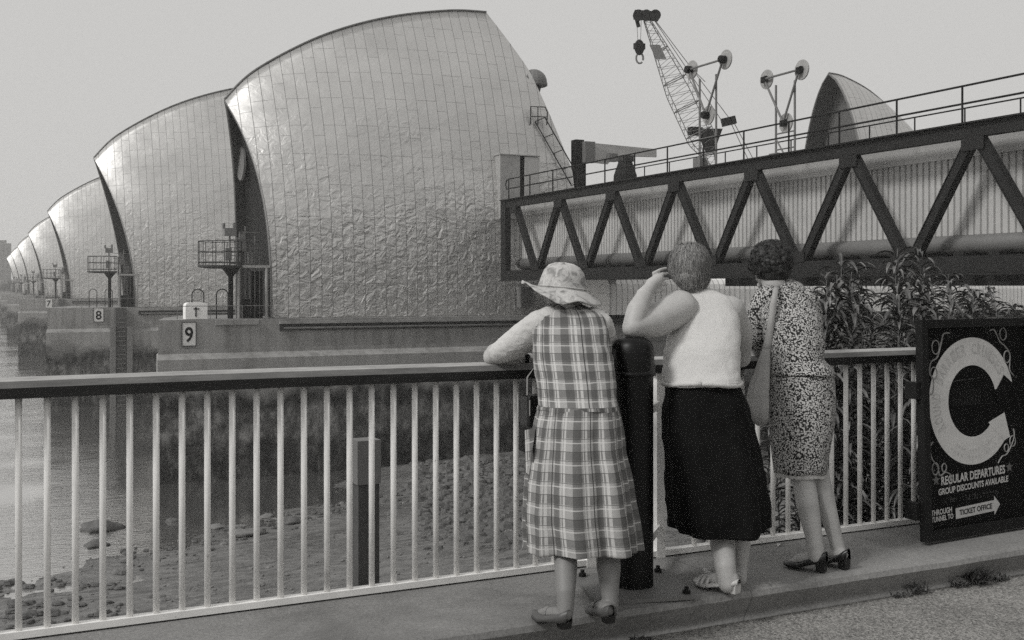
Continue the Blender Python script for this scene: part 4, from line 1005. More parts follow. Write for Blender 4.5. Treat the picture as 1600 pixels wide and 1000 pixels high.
rubble('shore_stones', 240, g3, M['rock'], 'dark stones along the water edge at lower left')
for px, py, r, lb in ((385,833,.62,'pale rounded boulder at the water edge right of centre of the left railing'),(340,823,.36,'smaller pale boulder left of the biggest boulder'),(418,806,.3,'half sunk boulder beyond the pale boulders'),(455,815,.55,'boulder nearest the timber pile, low and grey'),(160,824,.85,'flat dark rock lying in bright shallow water'),(152,850,.45,'small flat rock below the dark one in bright water'),(270,812,.3,'small stone island in the dark reflection'),(680,760,.35,'light boulder at the left foot of the rubble heap')):
    p = PZ(px, py, WZ+.06); mb = MB(); rock_mesh(mb, (p.x, p.y, WZ+.03), r, .36, 14, 8); tag(mb.build('boulder', M['rock_pale'] if 'pale' in lb or 'light' in lb else M['rock'], smooth=True), lb, 'rock')
# ================================================================== PEOPLE
def pxm(n, d): return n*d/FPX          # n photo pixels at depth d in metres
def ringloft(rows, nseg=72, dome=None, fold=None, uref=1.2, b_ratio=.62, exps=2.4, nz=.022, uvoff=0.):
    """rows = (y_px, left_px, right_px, depth[, b_ratio[, dz_front]]) ; builds a garment tube whose silhouette follows the rows"""
    mb = MB(); vs = []; acc = 0; prev = None; arcs = []; m = len(rows); sd0 = random.uniform(0, 90)
    for i, r in enumerate(rows):
        y, l, rr, d = r[:4]; br_ = r[4] if len(r) > 4 else b_ratio; tilt = r[5] if len(r) > 5 else 0
        c = P((l+rr)/2, y, d); a = pxm((rr-l)/2, d); b = a*br_ if br_ > 0 else -br_
        cx, cy = rdir((l+rr)/2); fw = Vector((cx, cy, 0)).normalized(); rt_ = Vector((fw.y, -fw.x, 0))
        if prev is not None: acc += (c-prev).length
        prev = c; s_ = i/(m-1)
        for k in range(nseg):
            th = 2*pi*k/nseg - pi/2          # -pi/2 = toward the camera
            ct, st = cos(th), sin(th); e = 2/exps
            x_ = abs(ct)**e*(1 if ct > 0 else -1); y_ = abs(st)**e*(1 if st > 0 else -1)
            f = 1+(fold(s_, th) if fold else 0)+nz*min(1, s_*6)*noise.fractal(Vector((cos(th)*2.2+sd0, sin(th)*2.2, c.z*9)), .9, 2.1, 3)
            vs.append(c+rt_*(a*x_*f)+fw*(b*y_*f)+Vector((0,0,tilt*y_+(.004*sin(5*th+i) if i == m-1 else 0))))
        arcs.append(acc)
    fs = []; uv = []
    for i in range(m-1):
        for k in range(nseg):
            k2 = (k+1) % nseg; fs.append((i*nseg+k, (i+1)*nseg+k, (i+1)*nseg+k2, i*nseg+k2))
            u0 = (k/nseg if k < nseg/2 else k/nseg-1)*uref+uvoff; u1 = u0+uref/nseg
            uv.append([(u0, arcs[i]), (u0, arcs[i+1]), (u1, arcs[i+1]), (u1, arcs[i])])
    mb.add(vs, fs, uv)
    if dome is not None: 
        c = sum(vs[:nseg], Vector())/nseg+Vector((0,0,dome)); mb.add(vs[:nseg]+[c], [(k, (k+1) % nseg, nseg) for k in range(nseg)], [[(k/nseg*uref+uvoff, 0), ((k+1)/nseg*uref+uvoff, 0), (uvoff, -.05)] for k in range(nseg)])
    return mb
def resample(rows, n=5):
    """smooth the measured rows with a Catmull-Rom through every column"""
    rows = [tuple(r)+((.62,) if len(r) == 4 else ()) for r in rows]; rows = [r+((0,) if len(r) == 5 else ()) for r in rows]
    out = []; m = len(rows)
    for i in range(m-1):
        p0, p1, p2, p3 = rows[max(i-1,0)], rows[i], rows[i+1], rows[min(i+2,m-1)]
        for k in range(n):
            t = k/n; out.append(tuple(.5*((2*p1[j])+(-p0[j]+p2[j])*t+(2*p0[j]-5*p1[j]+4*p2[j]-p3[j])*t*t+(-p0[j]+3*p1[j]-3*p2[j]+p3[j])*t**3) for j in range(6)))
    out.append(rows[-1]); return out
def limb(mb, pts):
    """pts = (px, py, d, radius px)"""
    Q = [(P(a, b, c), pxm(r, c)) for a, b, c, r in pts]
    for (p, r), (q, s) in zip(Q, Q[1:]): mb.cap(p, r, q, s)
def finger(mb, p, az, el, curl, L, r, fwd=None):
    """three-joint finger; az/el in the world, curl bends toward -el"""
    q = Vector(p); a = el
    for k, f in enumerate((.45, .32, .23)):
        d = Vector((cos(az)*cos(a), sin(az)*cos(a), sin(a))); e = q+d*L*f; mb.cap(q, r*(1-.12*k), e, r*(1-.12*(k+1)), 8); q = e; a -= curl
def head(mb, c, R, fw, up=Vector((0,0,1)), ear=True):
    """head of half height R looking along fw: skull, jaw, nose, lips, chin, ears, neck joint"""
    fw = fw.normalized(); rt_ = fw.cross(up).normalized(); up = rt_.cross(fw); Mx = Matrix((rt_, fw, up)).transposed()
    mb.ell(c+up*R*.10-fw*R*.08, (R*.70, R*.86, R*.86), 20, 14, Mx); mb.ell(c-up*R*.40+fw*R*.22, (R*.52, R*.58, R*.55), 16, 10, Mx)
    mb.cap(c+fw*R*.76+up*R*.10, R*.06, c+fw*R*.93-up*R*.17, R*.11, 8); mb.ell(c+fw*R*.70-up*R*.84, (R*.2, R*.17, R*.16), 10, 8, Mx)
    mb.ell(c+fw*R*.80-up*R*.46, (R*.24, R*.10, R*.06), 10, 6, Mx); mb.ell(c+fw*R*.79-up*R*.57, (R*.21, R*.10, R*.06), 10, 6, Mx)
    for s_ in (-1, 1):
        mb.ell(c+rt_*s_*R*.30+fw*R*.70+up*R*.02, (R*.15, R*.08, R*.1), 8, 6, Mx)
        if ear: mb.ell(c+rt_*s_*R*.73-fw*R*.02-up*R*.05, (R*.08, R*.17, R*.27), 10, 8, Mx); mb.ell(c+rt_*s_*R*.77-fw*R*.06+up*R*.02, (R*.05, R*.12, R*.2), 8, 6, Mx)
def wrinkle(o, amp, size):
    """push a remeshed surface in and out by a folded noise"""
    me = o.data; me.calc_loop_triangles() if hasattr(me, 'calc_loop_triangles') else None
    ns = [v.normal.copy() for v in me.vertices]
    for v, n_ in zip(me.vertices, ns):
        q = Vector((v.co.x/size*.6, v.co.y/size*.6, v.co.z/size)); f = abs(noise.fractal(q, .9, 2.1, 3)); v.co = v.co+n_*(amp*(.35-f))
def legmat(o, z):
    for p in o.data.polygons: p.material_index = 1 if p.center.z < z else 0
def eyes(parent, c, R, fw, up=Vector((0,0,1))):
    fw = fw.normalized(); rt_ = fw.cross(up).normalized(); up = rt_.cross(fw)
    for s_ in (-1, 1):
        mb = MB(); mb.ell(c+rt_*s_*R*.30+fw*R*.735+up*R*.03, (R*.085,)*3, 10, 8); mb.build('eye', M['board_white'], parent)
def shoe(parent, heel, toe, wd, mat, heelh=.02, top=.05, tip=.028, name='shoe', solemat=None, vamp=.55, open_=True):
    """low shoe from heel to toe: shaped upper, sole, heel block"""
    heel = Vector(heel); toe = Vector(toe); d = (toe-heel); d.z = 0; L = d.length; d.normalize(); r = Vector((d.y, -d.x, 0)); mb = MB(); n = 14; m = 12; vs = []
    for i in range(n+1):
        s_ = i/n; w_ = wd*(.34+.10*sin(pi*min(1, s_*1.1))+.10*sin(pi*max(0, min(1, (s_-.25)/.75))))*(sqrt(max(0, 1-((s_-.78)/.235)**2)) if s_ > .78 else 1)*(sqrt(max(0, 1-((.1-s_)/.115)**2)) if s_ < .1 else 1)
        zb = heelh*max(0, 1-s_/.62)**.8; ht = top*(1-s_/vamp*.42) if s_ < vamp else top*.58+(tip-top*.58)*((s_-vamp)/(1-vamp))
        if s_ > .9: ht *= .82
        p = heel+d*(L*s_)
        for k in range(m+1):
            a = pi*k/m; vs.append(p+r*(cos(a)*w_)+Vector((0,0,heel.z*0+zb+.006+ht*sin(a)**.55)))
    fs = [(i*(m+1)+k, i*(m+1)+k+1, (i+1)*(m+1)+k+1, (i+1)*(m+1)+k) for i in range(n) for k in range(m)]+[tuple(i*(m+1) for i in range(n+1))+tuple(i*(m+1)+m for i in range(n, -1, -1))]
    mb.add(vs, fs); o = mb.build(name, mat, parent, smooth=True)
    mb = MB(); hb = [heel+d*(.004)+r*wd*.24, heel+d*.004-r*wd*.24, heel+d*.05-r*wd*.27, heel+d*.05+r*wd*.27]
    tp = [q+Vector((0,0,heelh+.008)) for q in hb]; bt = [Vector(q)+(heel+d*.03-q)*.14 for q in hb]; mb.add(bt+tp, [(3,2,1,0),(4,5,6,7),(0,1,5,4),(1,2,6,5),(2,3,7,6),(3,0,4,7)])
    mb.build('heel', solemat or mat, o)
    return o
def foot(mb, heel, toe, zo=.03, r=.031):
    heel = Vector(heel); toe = Vector(toe); d = (toe-heel).normalized(); z = Vector((0,0,1))
    mb.cap(heel+d*.04+z*(zo+.02), r, heel+d*.13+z*(zo*.7+.016), r*.9, 12); mb.cap(heel+d*.13+z*(zo*.7+.016), r*.9, toe-d*.045+z*.022, r*.62, 12)
def hair_tufts(mb, c, R3, fw, n, L, wd, mask, curl=0, M3=None):
    for _ in range(n):
        v = Vector((random.gauss(0,1), random.gauss(0,1), random.gauss(0,1))).normalized()
        if not mask(v): continue
        p = Vector((v.x*R3[0], v.y*R3[1], v.z*R3[2])); nrm = Vector((v.x/R3[0], v.y/R3[1], v.z/R3[2])).normalized()
        if M3: p = M3 @ p; nrm = M3 @ nrm
        p = p+Vector(c); dn = Vector((random.uniform(-.35,.35), random.uniform(-.35,.35), -1)); t = (dn-nrm*dn.dot(nrm)); 
        if t.length < .1: t = Vector((random.uniform(-1,1), random.uniform(-1,1), 0))
        t.normalize(); sd = nrm.cross(t).normalized(); vs = []; q = p+nrm*.002; l = L*random.uniform(.6,1.2); w0 = wd*random.uniform(.6,1.3)
        for k in range(5):
            s_ = k/4; ww = w0*(1-s_*.85); vs += [q-sd*ww/2, q+sd*ww/2]; lift = nrm*(random.uniform(.05,.30) if k < 1 else (-.10 if k < 3 else .02+curl))
            q = q+(t+lift*1.0).normalized()*(l/4)+nrm*(.004 if k == 0 else -.0012*(k-1)); t = (t+sd*random.uniform(-.22,.22)-nrm*.10).normalized()
        mb.add(vs, [(2*k, 2*k+1, 2*k+3, 2*k+2) for k in range(4)])
# ------------------------------------------------------------------ woman in the plaid dress
W1 = thing('person', 'person in sleeveless plaid dress and floppy printed sun hat, leaning on the railing', 'person', P(915, 975, 4.40))
W1.location.z = .15
mb = MB()
limb(mb, [(882,640,4.76,26),(884,760,4.68,24),(883,850,4.59,18),(884,885,4.51,18),(884,925,4.43,15),(883,958,4.40,13)])
limb(mb, [(926,640,4.78,26),(938,760,4.70,24),(949,850,4.61,18),(951,885,4.56,19),(953,925,4.53,14),(954,950,4.51,12)])
limb(mb, [(885,640,4.78,27),(880,580,4.84,27),(874,530,4.94,25),(878,503,4.99,17)]); limb(mb, [(922,640,4.78,27),(915,580,4.84,27),(910,530,4.94,25),(905,503,4.99,17)]); limb(mb, [(866,508,4.99,15),(915,508,4.99,15)]); limb(mb, [(892,520,4.97,22),(900,640,4.80,26)])
limb(mb, [(890,500,4.98,24),(884,475,5.03,20),(880,450,5.06,20)])
hc1 = P(877, 446, 5.08); fw1 = Vector((.30, .95, -.12)); head(mb, hc1, .108, fw1)
limb(mb, [(852,505,4.95,22),(812,532,5.05,21),(768,556,5.15,13)]); limb(mb, [(768,557,5.15,13),(795,561,5.19,12),(824,560,5.24,9)])
limb(mb, [(930,503,4.98,22),(948,540,5.06,17),(951,561,5.12,12)]); limb(mb, [(951,561,5.12,12),(925,563,5.22,10),(900,560,5.30,8)])
hd = P(826, 560, 5.24); mb.ell(hd+Vector((.03,.0,0)), (.045,.032,.018), 12, 8)
for k in range(4): finger(mb, hd+Vector((.06,-.022+.017*k,.004)), radians(8-4*k), radians(-4), .3, (.062,.07,.066,.05)[k], .0088)
finger(mb, hd+Vector((.02,.02,.012)), radians(60), .1, .25, .055, .010)
hd = P(898, 560, 5.30); mb.ell(hd+Vector((-.03,.0,0)), (.045,.032,.018), 12, 8)
for k in range(4): finger(mb, hd+Vector((-.06,-.022+.017*k,.004)), radians(172+4*k), radians(-4), .3, (.062,.07,.066,.05)[k], .0088)
finger(mb, hd+Vector((-.02,.02,.012)), radians(120), .1, .25, .055, .010)
hl1 = P(889, 979, 4.37); hl1.z = .155; tl1 = P(834, 952, 4.545); tl1.z = .155
hl1b = P(955, 976, 4.44); hl1b.z = .155; tl1b = hl1b+Vector((.03, .225, 0))
foot(mb, hl1, tl1); foot(mb, hl1b, tl1b)
limb(mb, [(766,559,5.14,11),(772,549,5.14,12)])
bd = mb.build('body', [M['skin'], M['leg1']], W1); remesh(bd, .0045, 5); legmat(bd, .75)
eyes(W1, hc1, .108, fw1)
rows = resample([(474,868,903,5.02,.8),(480,852,918,5.0,.62),(489,838,939,4.97,.55),(505,834,947,4.95,.62),(530,832,952,4.90,.66),(560,833,957,4.86,.68),(595,838,961,4.80,.70),(622,841,963,4.76,.72),(636,842,965,4.73,.74)], 4)
def f1(s_, th): return .006*sin(4*th+2)*s_+.004*sin(9*th)*s_
mb = ringloft(rows, 80, dome=.01, fold=f1, uref=1.16, uvoff=.04); o = mb.build('bodice', M['plaid'], W1, smooth=True); wrinkle(o, .010, .09); solid(o, .003)
rows = resample([(633,841,965,4.73,.74),(640,839,968,4.73,.76),(665,833,972,4.72,.80),(700,828,976,4.70,.82),(750,821,986,4.68,.84),(800,817,993,4.66,.86),(850,818,1001,4.65,.88,-.014),(859,818,1002,4.65,.88,-.016)], 5)
def f2(s_, th): 
    a = min(1, s_*3)*(.25+.75*s_); gth = .016*sin(38*th+3*sin(th*3))*max(0, 1-s_*3.5)
    return gth+a*(.065*sin(7*th+.6)+.05*sin(11*th+1.9*sin(2*th))+.022*sin(19*th+1))-.05*a
mb = ringloft(rows, 180, fold=f2, uref=1.45, exps=2.2, uvoff=.02); o = mb.build('skirt', M['plaid'], W1, smooth=True); solid(o, .003)
# gathered waist seam
mb = ringloft([(633,841,966,4.73,.745),(636.5,840,967,4.73,.75),(639.5,840,967.5,4.73,.755)], 120, fold=lambda s_, th: .006*sin(44*th), uref=1.3); o = mb.build('waist_seam', M['plaid'], W1, smooth=True)
# pocket flap standing off the left hip
mb = MB(); a = P(836, 668, 4.66); b_ = P(820, 672, 4.72); c = P(822, 738, 4.70); e = P(837, 752, 4.62); mb.add([a, b_, c, e, P(831, 700, 4.60)], [(0,1,2,4),(4,2,3)], [[(0,0),(.06,0),(.06,.17),(.03,.08)],[(.03,.08),(.06,.17),(0,.2)]]); o = mb.build('pocket', M['plaid'], W1); solid(o, .004)
mb = MB(); limb(mb, [(858,499,4.95,20),(845,507,4.96,23.5),(815,530,5.04,24),(796,543,5.09,21),(780,551,5.13,17.5)]); o = mb.build('sleeve', M['sleeve'], W1); remesh(o, .005, 3); wrinkle(o, .006, .06)
mb = MB(); limb(mb, [(926,497,4.97,18),(937,508,4.98,21),(947,535,5.05,18.5),(951,552,5.10,14)]); o = mb.build('sleeve', M['sleeve'], W1); remesh(o, .005, 3); wrinkle(o, .006, .06)
mb = MB(); q = P(818, 560, 5.22); mb.lathe(q+Vector((-.004,0,0)), [(.031,0),(.033,.006),(.033,.012),(.031,.018)], 16, axis=(1,.1,.05)); mb.ell(q+Vector((.006,-.03,.01)), (.014,.006,.014), 10, 6); mb.build('wrist_watch', M['wall_dark'], W1)
# hair at the nape
mb = MB(); mb.ell(hc1-Vector((0,0.02,.045)), (.085,.09,.075), 18, 12); mb.build('hair', M['hair_fair'], W1, smooth=True)
# hat
ht = MB(); n = 56; hcx = P(878, 455, 5.06); vs = []; prof = [(0, .108),(.040,.106),(.068,.094),(.088,.070),(.099,.035),(.104,.0),(.106,-.012)]
lean = Vector((.10, -.02, 1)).normalized(); e1_ = Vector((C_, -S, 0)); e1_ = (e1_-lean*e1_.dot(lean)).normalized(); e2_ = lean.cross(e1_)
for r, h in prof:
    for k in range(n):
        a = 2*pi*k/n; rr = r*(1+.02*sin(3*a+h*40)+.012*sin(7*a)); vs.append(hcx+lean*(h+.022+.006*sin(2*a+1)*(1-r/.11))+e1_*(cos(a)*rr*1.06)+e2_*(sin(a)*rr*1.12))
for j in range(1, 8):
    for k in range(n):
        a = 2*pi*k/n; c_, s_ = cos(a), sin(a); left = max(0, -c_); near = max(0, -s_)
        R = .106+(.076+.002*left+.012*near)*(j/7); z = .010-(.052-.075*left**1.5+.012*near)*(j/7)**1.1+.008*sin(5*a+1)*(j/7)**2+.005*sin(9*a)*(j/7)**2
        vs.append(hcx+lean*z+e1_*(c_*R*1.04)+e2_*(s_*R*1.1))
m = len(prof)+7; ht.add(vs, [(i*n+k, (i+1)*n+k, (i+1)*n+(k+1) % n, i*n+(k+1) % n) for i in range(m-1) for k in range(n)])
o = ht.build('sun_hat', M['hat'], W1, smooth=True); solid(o, .003)
mb = MB(); mb.path([hcx+lean*(.016)+e1_*(cos(2*pi*k/n)*.112)+e2_*(sin(2*pi*k/n)*.121) for k in range(n+1)], .0035, 5); mb.build('hat_seam', M['hat'], o)
def strap(parent, heel, toe, mat, s_=.52, w=.06, h=.045):
    d = (Vector(toe)-Vector(heel)); d.z = 0; L = d.length; d.normalize(); r = Vector((d.y, -d.x, 0)); mb = MB()
    mb.path([Vector(heel)+d*L*s_+r*(w/2*cos(pi*k/8)*1.1)+Vector((0,0,.02+h*sin(pi*k/8))) for k in range(9)], .0035, 5); mb.build('strap', mat, parent)
s_ = shoe(W1, hl1, tl1, .095, M['shoe_grey'], .024, .050, .03, solemat=M['shoe_black'], vamp=.5); strap(s_, hl1, tl1, M['shoe_black'])
s_ = shoe(W1, hl1b, tl1b, .092, M['shoe_grey'], .024, .050, .03, solemat=M['shoe_black'], vamp=.5); strap(s_, hl1b, tl1b, M['shoe_black'])
# handbag hanging in front of her at the left
q = P(830, 610, 5.02); t = thing('handbag', 'small black handbag hanging at the left side of the plaid dress', 'bag', q-Vector((0,0,.17)))
mb = MB(); mb.box(q+Vector((-.035,-.04,-.17)), q+Vector((.06,.05,-.02))); o = mb.build('pouch', M['shoe_black'], t); m_ = o.modifiers.new('b', 'BEVEL'); m_.width = .015; m_.segments = 3
mb = MB(); mb.path([q+Vector((-.02,0,-.03)), q+Vector((-.015,.01,.06)), q+Vector((.03,.02,.11)), q+Vector((.05,.01,-.03))], .004, 6); mb.tube(q+Vector((-.03,-.045,-.11)), q+Vector((-.03,-.045,-.04)), .003, n=6); mb.build('strap', M['galv_light'], t)
# ------------------------------------------------------------------ woman in the white vest
W2 = thing('person', 'person in white sleeveless knitted top and long black skirt, hand raised to the brow', 'person', P(1130, 935, 4.90)); W2.location.z = .15
mb = MB()
limb(mb, [(1078,610,5.14,30),(1100,730,5.10,27),(1128,815,5.08,19),(1129,850,5.02,19.5),(1133,885,4.92,16.5),(1137,912,4.90,15)])
limb(mb, [(1118,610,5.16,30),(1142,730,5.16,25),(1155,815,5.20,14),(1158,850,5.09,15),(1157,885,5.08,11),(1157,905,5.07,10)])
limb(mb, [(1075,600,5.16,30),(1076,560,5.20,31),(1084,510,5.27,28),(1090,484,5.32,18)]); limb(mb, [(1118,600,5.16,30),(1120,560,5.20,31),(1124,510,5.27,28),(1122,484,5.32,18)]); limb(mb, [(1070,487,5.28,16),(1138,489,5.32,17)]); limb(mb, [(1100,500,5.27,24),(1097,600,5.16,28)])
limb(mb, [(1095,478,5.30,26),(1082,450,5.31,20),(1078,432,5.32,20)])
hc2 = P(1076, 420, 5.33); fw2 = Vector((.18, .98, -.06)); head(mb, hc2, .112, fw2)
# arm resting on the pillar, hand to the brow
limb(mb, [(1062,482,5.22,29),(1022,503,5.10,25),(990,512,5.01,17)]); limb(mb, [(988,512,5.01,16),(996,485,5.04,17),(1008,460,5.09,12.5),(1014,452,5.12,10.5)])
hp = P(1019, 444, 5.15); u_ = (P(1040, 428, 5.19)-hp).normalized(); mb.cap(P(1012,454,5.11), .030, hp, .030, 12); mb.cap(hp, .032, P(1029, 436, 5.17), .027, 12)
for k in range(4):
    st = P(1021+2.0*k, 427+6.9*k, 5.165-.003*k); en_ = P(1041+1.2*k, 419+8.2*k, 5.20); mid = (st+en_)/2+Vector((0,-.008,.006)); L_ = (1, 1.05, 1, .85)[k]
    m2 = st+(mid-st)*L_; e2 = st+(en_-st)*L_; mb.cap(st, .0088, m2, .0080, 10); mb.cap(m2, .0080, e2, .0068, 10)
th0 = P(1018, 456, 5.12); mb.cap(th0, .0125, P(1028, 455, 5.14), .010, 8); mb.cap(P(1028,455,5.14), .010, P(1037, 452, 5.17), .0085, 8)
# arm on the rail
limb(mb, [(1140,487,5.28,25),(1156,520,5.36,20),(1159,560,5.47,14)]); limb(mb, [(1159,560,5.47,14),(1150,560,5.62,12),(1142,558,5.76,9.5)])
hd = P(1140, 557, 5.80); mb.ell(hd, (.035,.045,.018), 12, 8)
for k in range(4): finger(mb, hd+Vector((-.025+.017*k,.03,.003)), radians(100-6*k), radians(-4), .3, (.055,.066,.07,.06)[k], .0088)
finger(mb, hd+Vector((-.03,.0,.005)), radians(150), .0, .25, .05, .010)
hl2 = P(1155, 936, 4.87); hl2.z = .158; tl2 = P(1086, 917, 5.04); tl2.z = .155; hl2b = P(1160, 911, 5.05); hl2b.z = .155; tl2b = hl2b+Vector((-.05,.23,0))
foot(mb, hl2, tl2, .04, .033); foot(mb, hl2b, tl2b, .03)
limb(mb, [(985,515,5.0,12.5),(988,505,5.02,14)]); limb(mb, [(1126,700,5.12,20),(1131,780,5.09,19)])
bd = mb.build('body', [M['skin'], M['leg2']], W2); remesh(bd, .0045, 5); legmat(bd, .75)
eyes(W2, hc2, .112, fw2)
rows = resample([(452,1078,1110,5.30,.8),(457,1068,1122,5.29,.6),(466,1060,1140,5.28,.55),(480,1060,1150,5.26,.58),(500,1058,1156,5.23,.64),(525,1044,1157,5.20,.70),(550,1038,1155,5.16,.72),(575,1037,1155,5.12,.74),(590,1037,1156,5.09,.76),(596,1037,1157,5.08,.77),(602,1040,1154,5.07,.76)], 4)
def f3(s_, th): return .008*sin(3*th+1+4*s_)*s_+.010*sin(26*s_*s_+2*sin(th))*max(0, s_-.45)
mb = ringloft(rows, 96, dome=.008, fold=f3, exps=2.3); o = mb.build('knitted_top', M['knit'], W2, smooth=True); wrinkle(o, .010, .09); solid(o, .004)
mb = MB(); pts = []
for k in range(41): 
    th = 2*pi*k/40-pi/2; c = P(1096.5, 598, 5.078); fwv = Vector(rdir(1096)+(0,)).normalized(); rv = Vector((fwv.y, -fwv.x, 0)); pts.append(c+rv*(cos(th)*.181)+fwv*(sin(th)*.140)+Vector((0,0,.006*sin(3*th))))
mb.path(pts, .011, 8); mb.build('hem_band', M['knit'], o, smooth=True)
# armhole band on the left
rows = resample([(596,1042,1152,5.09,.76),(602,1040,1156,5.09,.78),(625,1037,1164,5.10,.82),(660,1036,1172,5.10,.84),(700,1038,1182,5.10,.84),(750,1041,1192,5.10,.86),(800,1046,1199,5.10,.88,.014),(822,1049,1200,5.10,.88,.022)], 5)
def f4(s_, th): return s_*(.05*sin(6*th+.4)+.045*sin(10*th+2*sin(2*th))+.016*sin(17*th)-.03)
mb = ringloft(rows, 160, fold=f4, exps=2.2); o = mb.build('skirt', M['black_cloth'], W2, smooth=True); wrinkle(o, .018, .16); solid(o, .003)
# hair: short, fair, brushed down
fwv = fw2.normalized(); rv = fwv.cross(Vector((0,0,1))).normalized(); M3 = Matrix((rv, fwv, rv.cross(fwv))).transposed()
hcc = hc2+Vector((0,0,.018))-fwv*.012; mb = MB(); mb.ell(hcc, (.094,.104,.106), 28, 18, M3); mb.ell(hcc-Vector((0,0,.055))-fwv*.03, (.080,.070,.062), 24, 14, M3); mb.ell(hcc-Vector((0,0,.09))-fwv*.045, (.058,.045,.045), 20, 12, M3)
o = mb.build('hair', M['hair_fair'], W2); remesh(o, .005, 4)
def mk(v): return not (v.y > .55 and v.z < .35)
mb = MB(); hair_tufts(mb, hcc, (.096,.106,.108), fwv, 3800, .06, .0034, mk, M3=M3); hair_tufts(mb, hcc-Vector((0,0,.058))-fwv*.03, (.083,.073,.066), fwv, 2000, .05, .0032, lambda v: v.y < .3 and v.z < .35, M3=M3); hair_tufts(mb, hcc-Vector((0,0,.09))-fwv*.045, (.062,.049,.05), fwv, 900, .045, .0032, lambda v: v.y < .3 and v.z < .3, M3=M3)
mb.build('strands', M['hair_fair'], o)
mb = MB(); a = P(1003, 460, 5.07); ax_ = (P(1019,444,5.13)-P(996,485,5.04)); mb.lathe(P(1007,461,5.088), [(.037,-.003),(.040,0),(.037,.003)], 20, axis=ax_); mb.build('bracelet', M['board_white'], W2)
s_ = shoe(W2, hl2, tl2, .10, M['shoe_white'], .034, .026, .026, name='sandal', vamp=.4); 
mb = MB(); d_ = (tl2-hl2).normalized(); r_ = Vector((d_.y, -d_.x, 0))
for q_, h_ in ((.58, .048), (.70, .040), (.80, .034)): mb.path([hl2+d_*.235*q_*1.05+r_*(.047*cos(pi*k/8))+Vector((0,0,.012+h_*sin(pi*k/8))) for k in range(9)], .008, 6)
mb.build('strap', M['shoe_white'], s_, smooth=True)
s_ = shoe(W2, hl2b, tl2b, .09, M['shoe_white'], .03, .026, .026, name='sandal', vamp=.4)
mb = MB(); mb.path([hl2b+Vector((0,.03,0))+Vector((.03*cos(pi*k/8), -.03*abs(sin(pi*k/8)), .05)) for k in range(9)], .004, 5); mb.build('strap', M['shoe_white'], s_)
# ------------------------------------------------------------------ woman in the flower print dress
W3 = thing('person', 'person with dark curly hair and glasses in a flower print peplum dress', 'person', P(1285, 893, 5.30)); W3.location.z = .15
mb = MB()
limb(mb, [(1236,600,5.57,26),(1242,690,5.50,22),(1255,745,5.41,17.5),(1262,790,5.34,17.5),(1272,840,5.30,13),(1276,870,5.28,13)])
limb(mb, [(1264,600,5.57,24),(1268,690,5.52,20),(1280,745,5.45,16),(1291,790,5.42,15),(1305,840,5.38,11),(1311,862,5.37,11.5)])
limb(mb, [(1234,600,5.57,24),(1228,550,5.60,22),(1222,505,5.66,22),(1216,478,5.71,15)]); limb(mb, [(1264,600,5.57,24),(1258,550,5.60,22),(1252,505,5.66,22),(1240,480,5.71,15)]); limb(mb, [(1209,476,5.71,13),(1250,482,5.70,14)]); limb(mb, [(1235,495,5.67,20),(1248,600,5.57,22)])
limb(mb, [(1221,472,5.76,16),(1210,446,5.72,18),(1204,428,5.74,17)])
hc3 = P(1202, 416, 5.76); fw3 = Vector((-.05, .99, -.10)); head(mb, hc3, .110, fw3)
limb(mb, [(1201,475,5.71,13),(1191,510,5.76,14),(1182,548,5.83,12)]); limb(mb, [(1182,550,5.84,12),(1172,552,5.93,11),(1164,553,6.0,8)])
limb(mb, [(1254,480,5.71,14),(1258,520,5.76,14),(1250,548,5.86,12)]); limb(mb, [(1250,548,5.86,12),(1225,552,5.96,10),(1200,553,6.02,8)])
hd = P(1160, 552, 6.03); mb.ell(hd, (.035,.045,.018), 12, 8)
for k in range(4): finger(mb, hd+Vector((-.025+.017*k,.03,.0)), radians(110-6*k), radians(-8), .35, (.055,.066,.07,.06)[k], .0088)
finger(mb, hd+Vector((.03,.0,.005)), radians(60), .0, .25, .05, .010)
hd = P(1194, 552, 6.04); mb.ell(hd, (.045,.035,.018), 12, 8)
for k in range(4): finger(mb, hd+Vector((-.04,-.025+.017*k,.0)), radians(172+4*k), radians(-8), .35, (.055,.066,.07,.06)[k], .0088)
finger(mb, hd+Vector((-.01,.03,.005)), radians(120), .0, .25, .05, .010)
hl3 = P(1292, 899, 5.25); hl3.z = .155; tl3 = P(1225, 889, 5.38); tl3.z = .155
hl3b = P(1326, 893, 5.30); hl3b.z = .155; tl3b = P(1284, 884, 5.44); tl3b.z = .155
foot(mb, hl3, tl3, .045, .030); foot(mb, hl3b, tl3b, .045, .030)
bd = mb.build('body', M['stock'], W3); remesh(bd, .0045, 5)
eyes(W3, hc3, .110, fw3)
rows = resample([(438,1212,1240,5.74,.8),(443,1200,1250,5.73,.7),(452,1192,1259,5.71,.6),(466,1188,1268,5.68,.62),(485,1189,1277,5.65,.68),(510,1192,1284,5.60,.72),(535,1195,1287,5.57,.74),(552,1198,1285,5.55,.74),(560,1199,1286,5.54,.74),(572,1200,1295,5.53,.80),(584,1200,1304,5.52,.84)], 4)
def f5(s_, th): return .006*sin(5*th+2)*s_+(.022*sin(9*th+1) if s_ > .85 else 0)*(s_-.85)/.15
mb = ringloft(rows, 96, dome=.006, fold=f5, uref=1.1); o = mb.build('peplum_top', M['floral'], W3, smooth=True); wrinkle(o, .012, .07); solid(o, .003)
rows = resample([(570,1202,1292,5.53,.76),(584,1201,1300,5.52,.80),(620,1201,1304,5.50,.80),(660,1203,1302,5.47,.78),(700,1206,1296,5.45,.76),(738,1210,1290,5.43,.74)], 4)
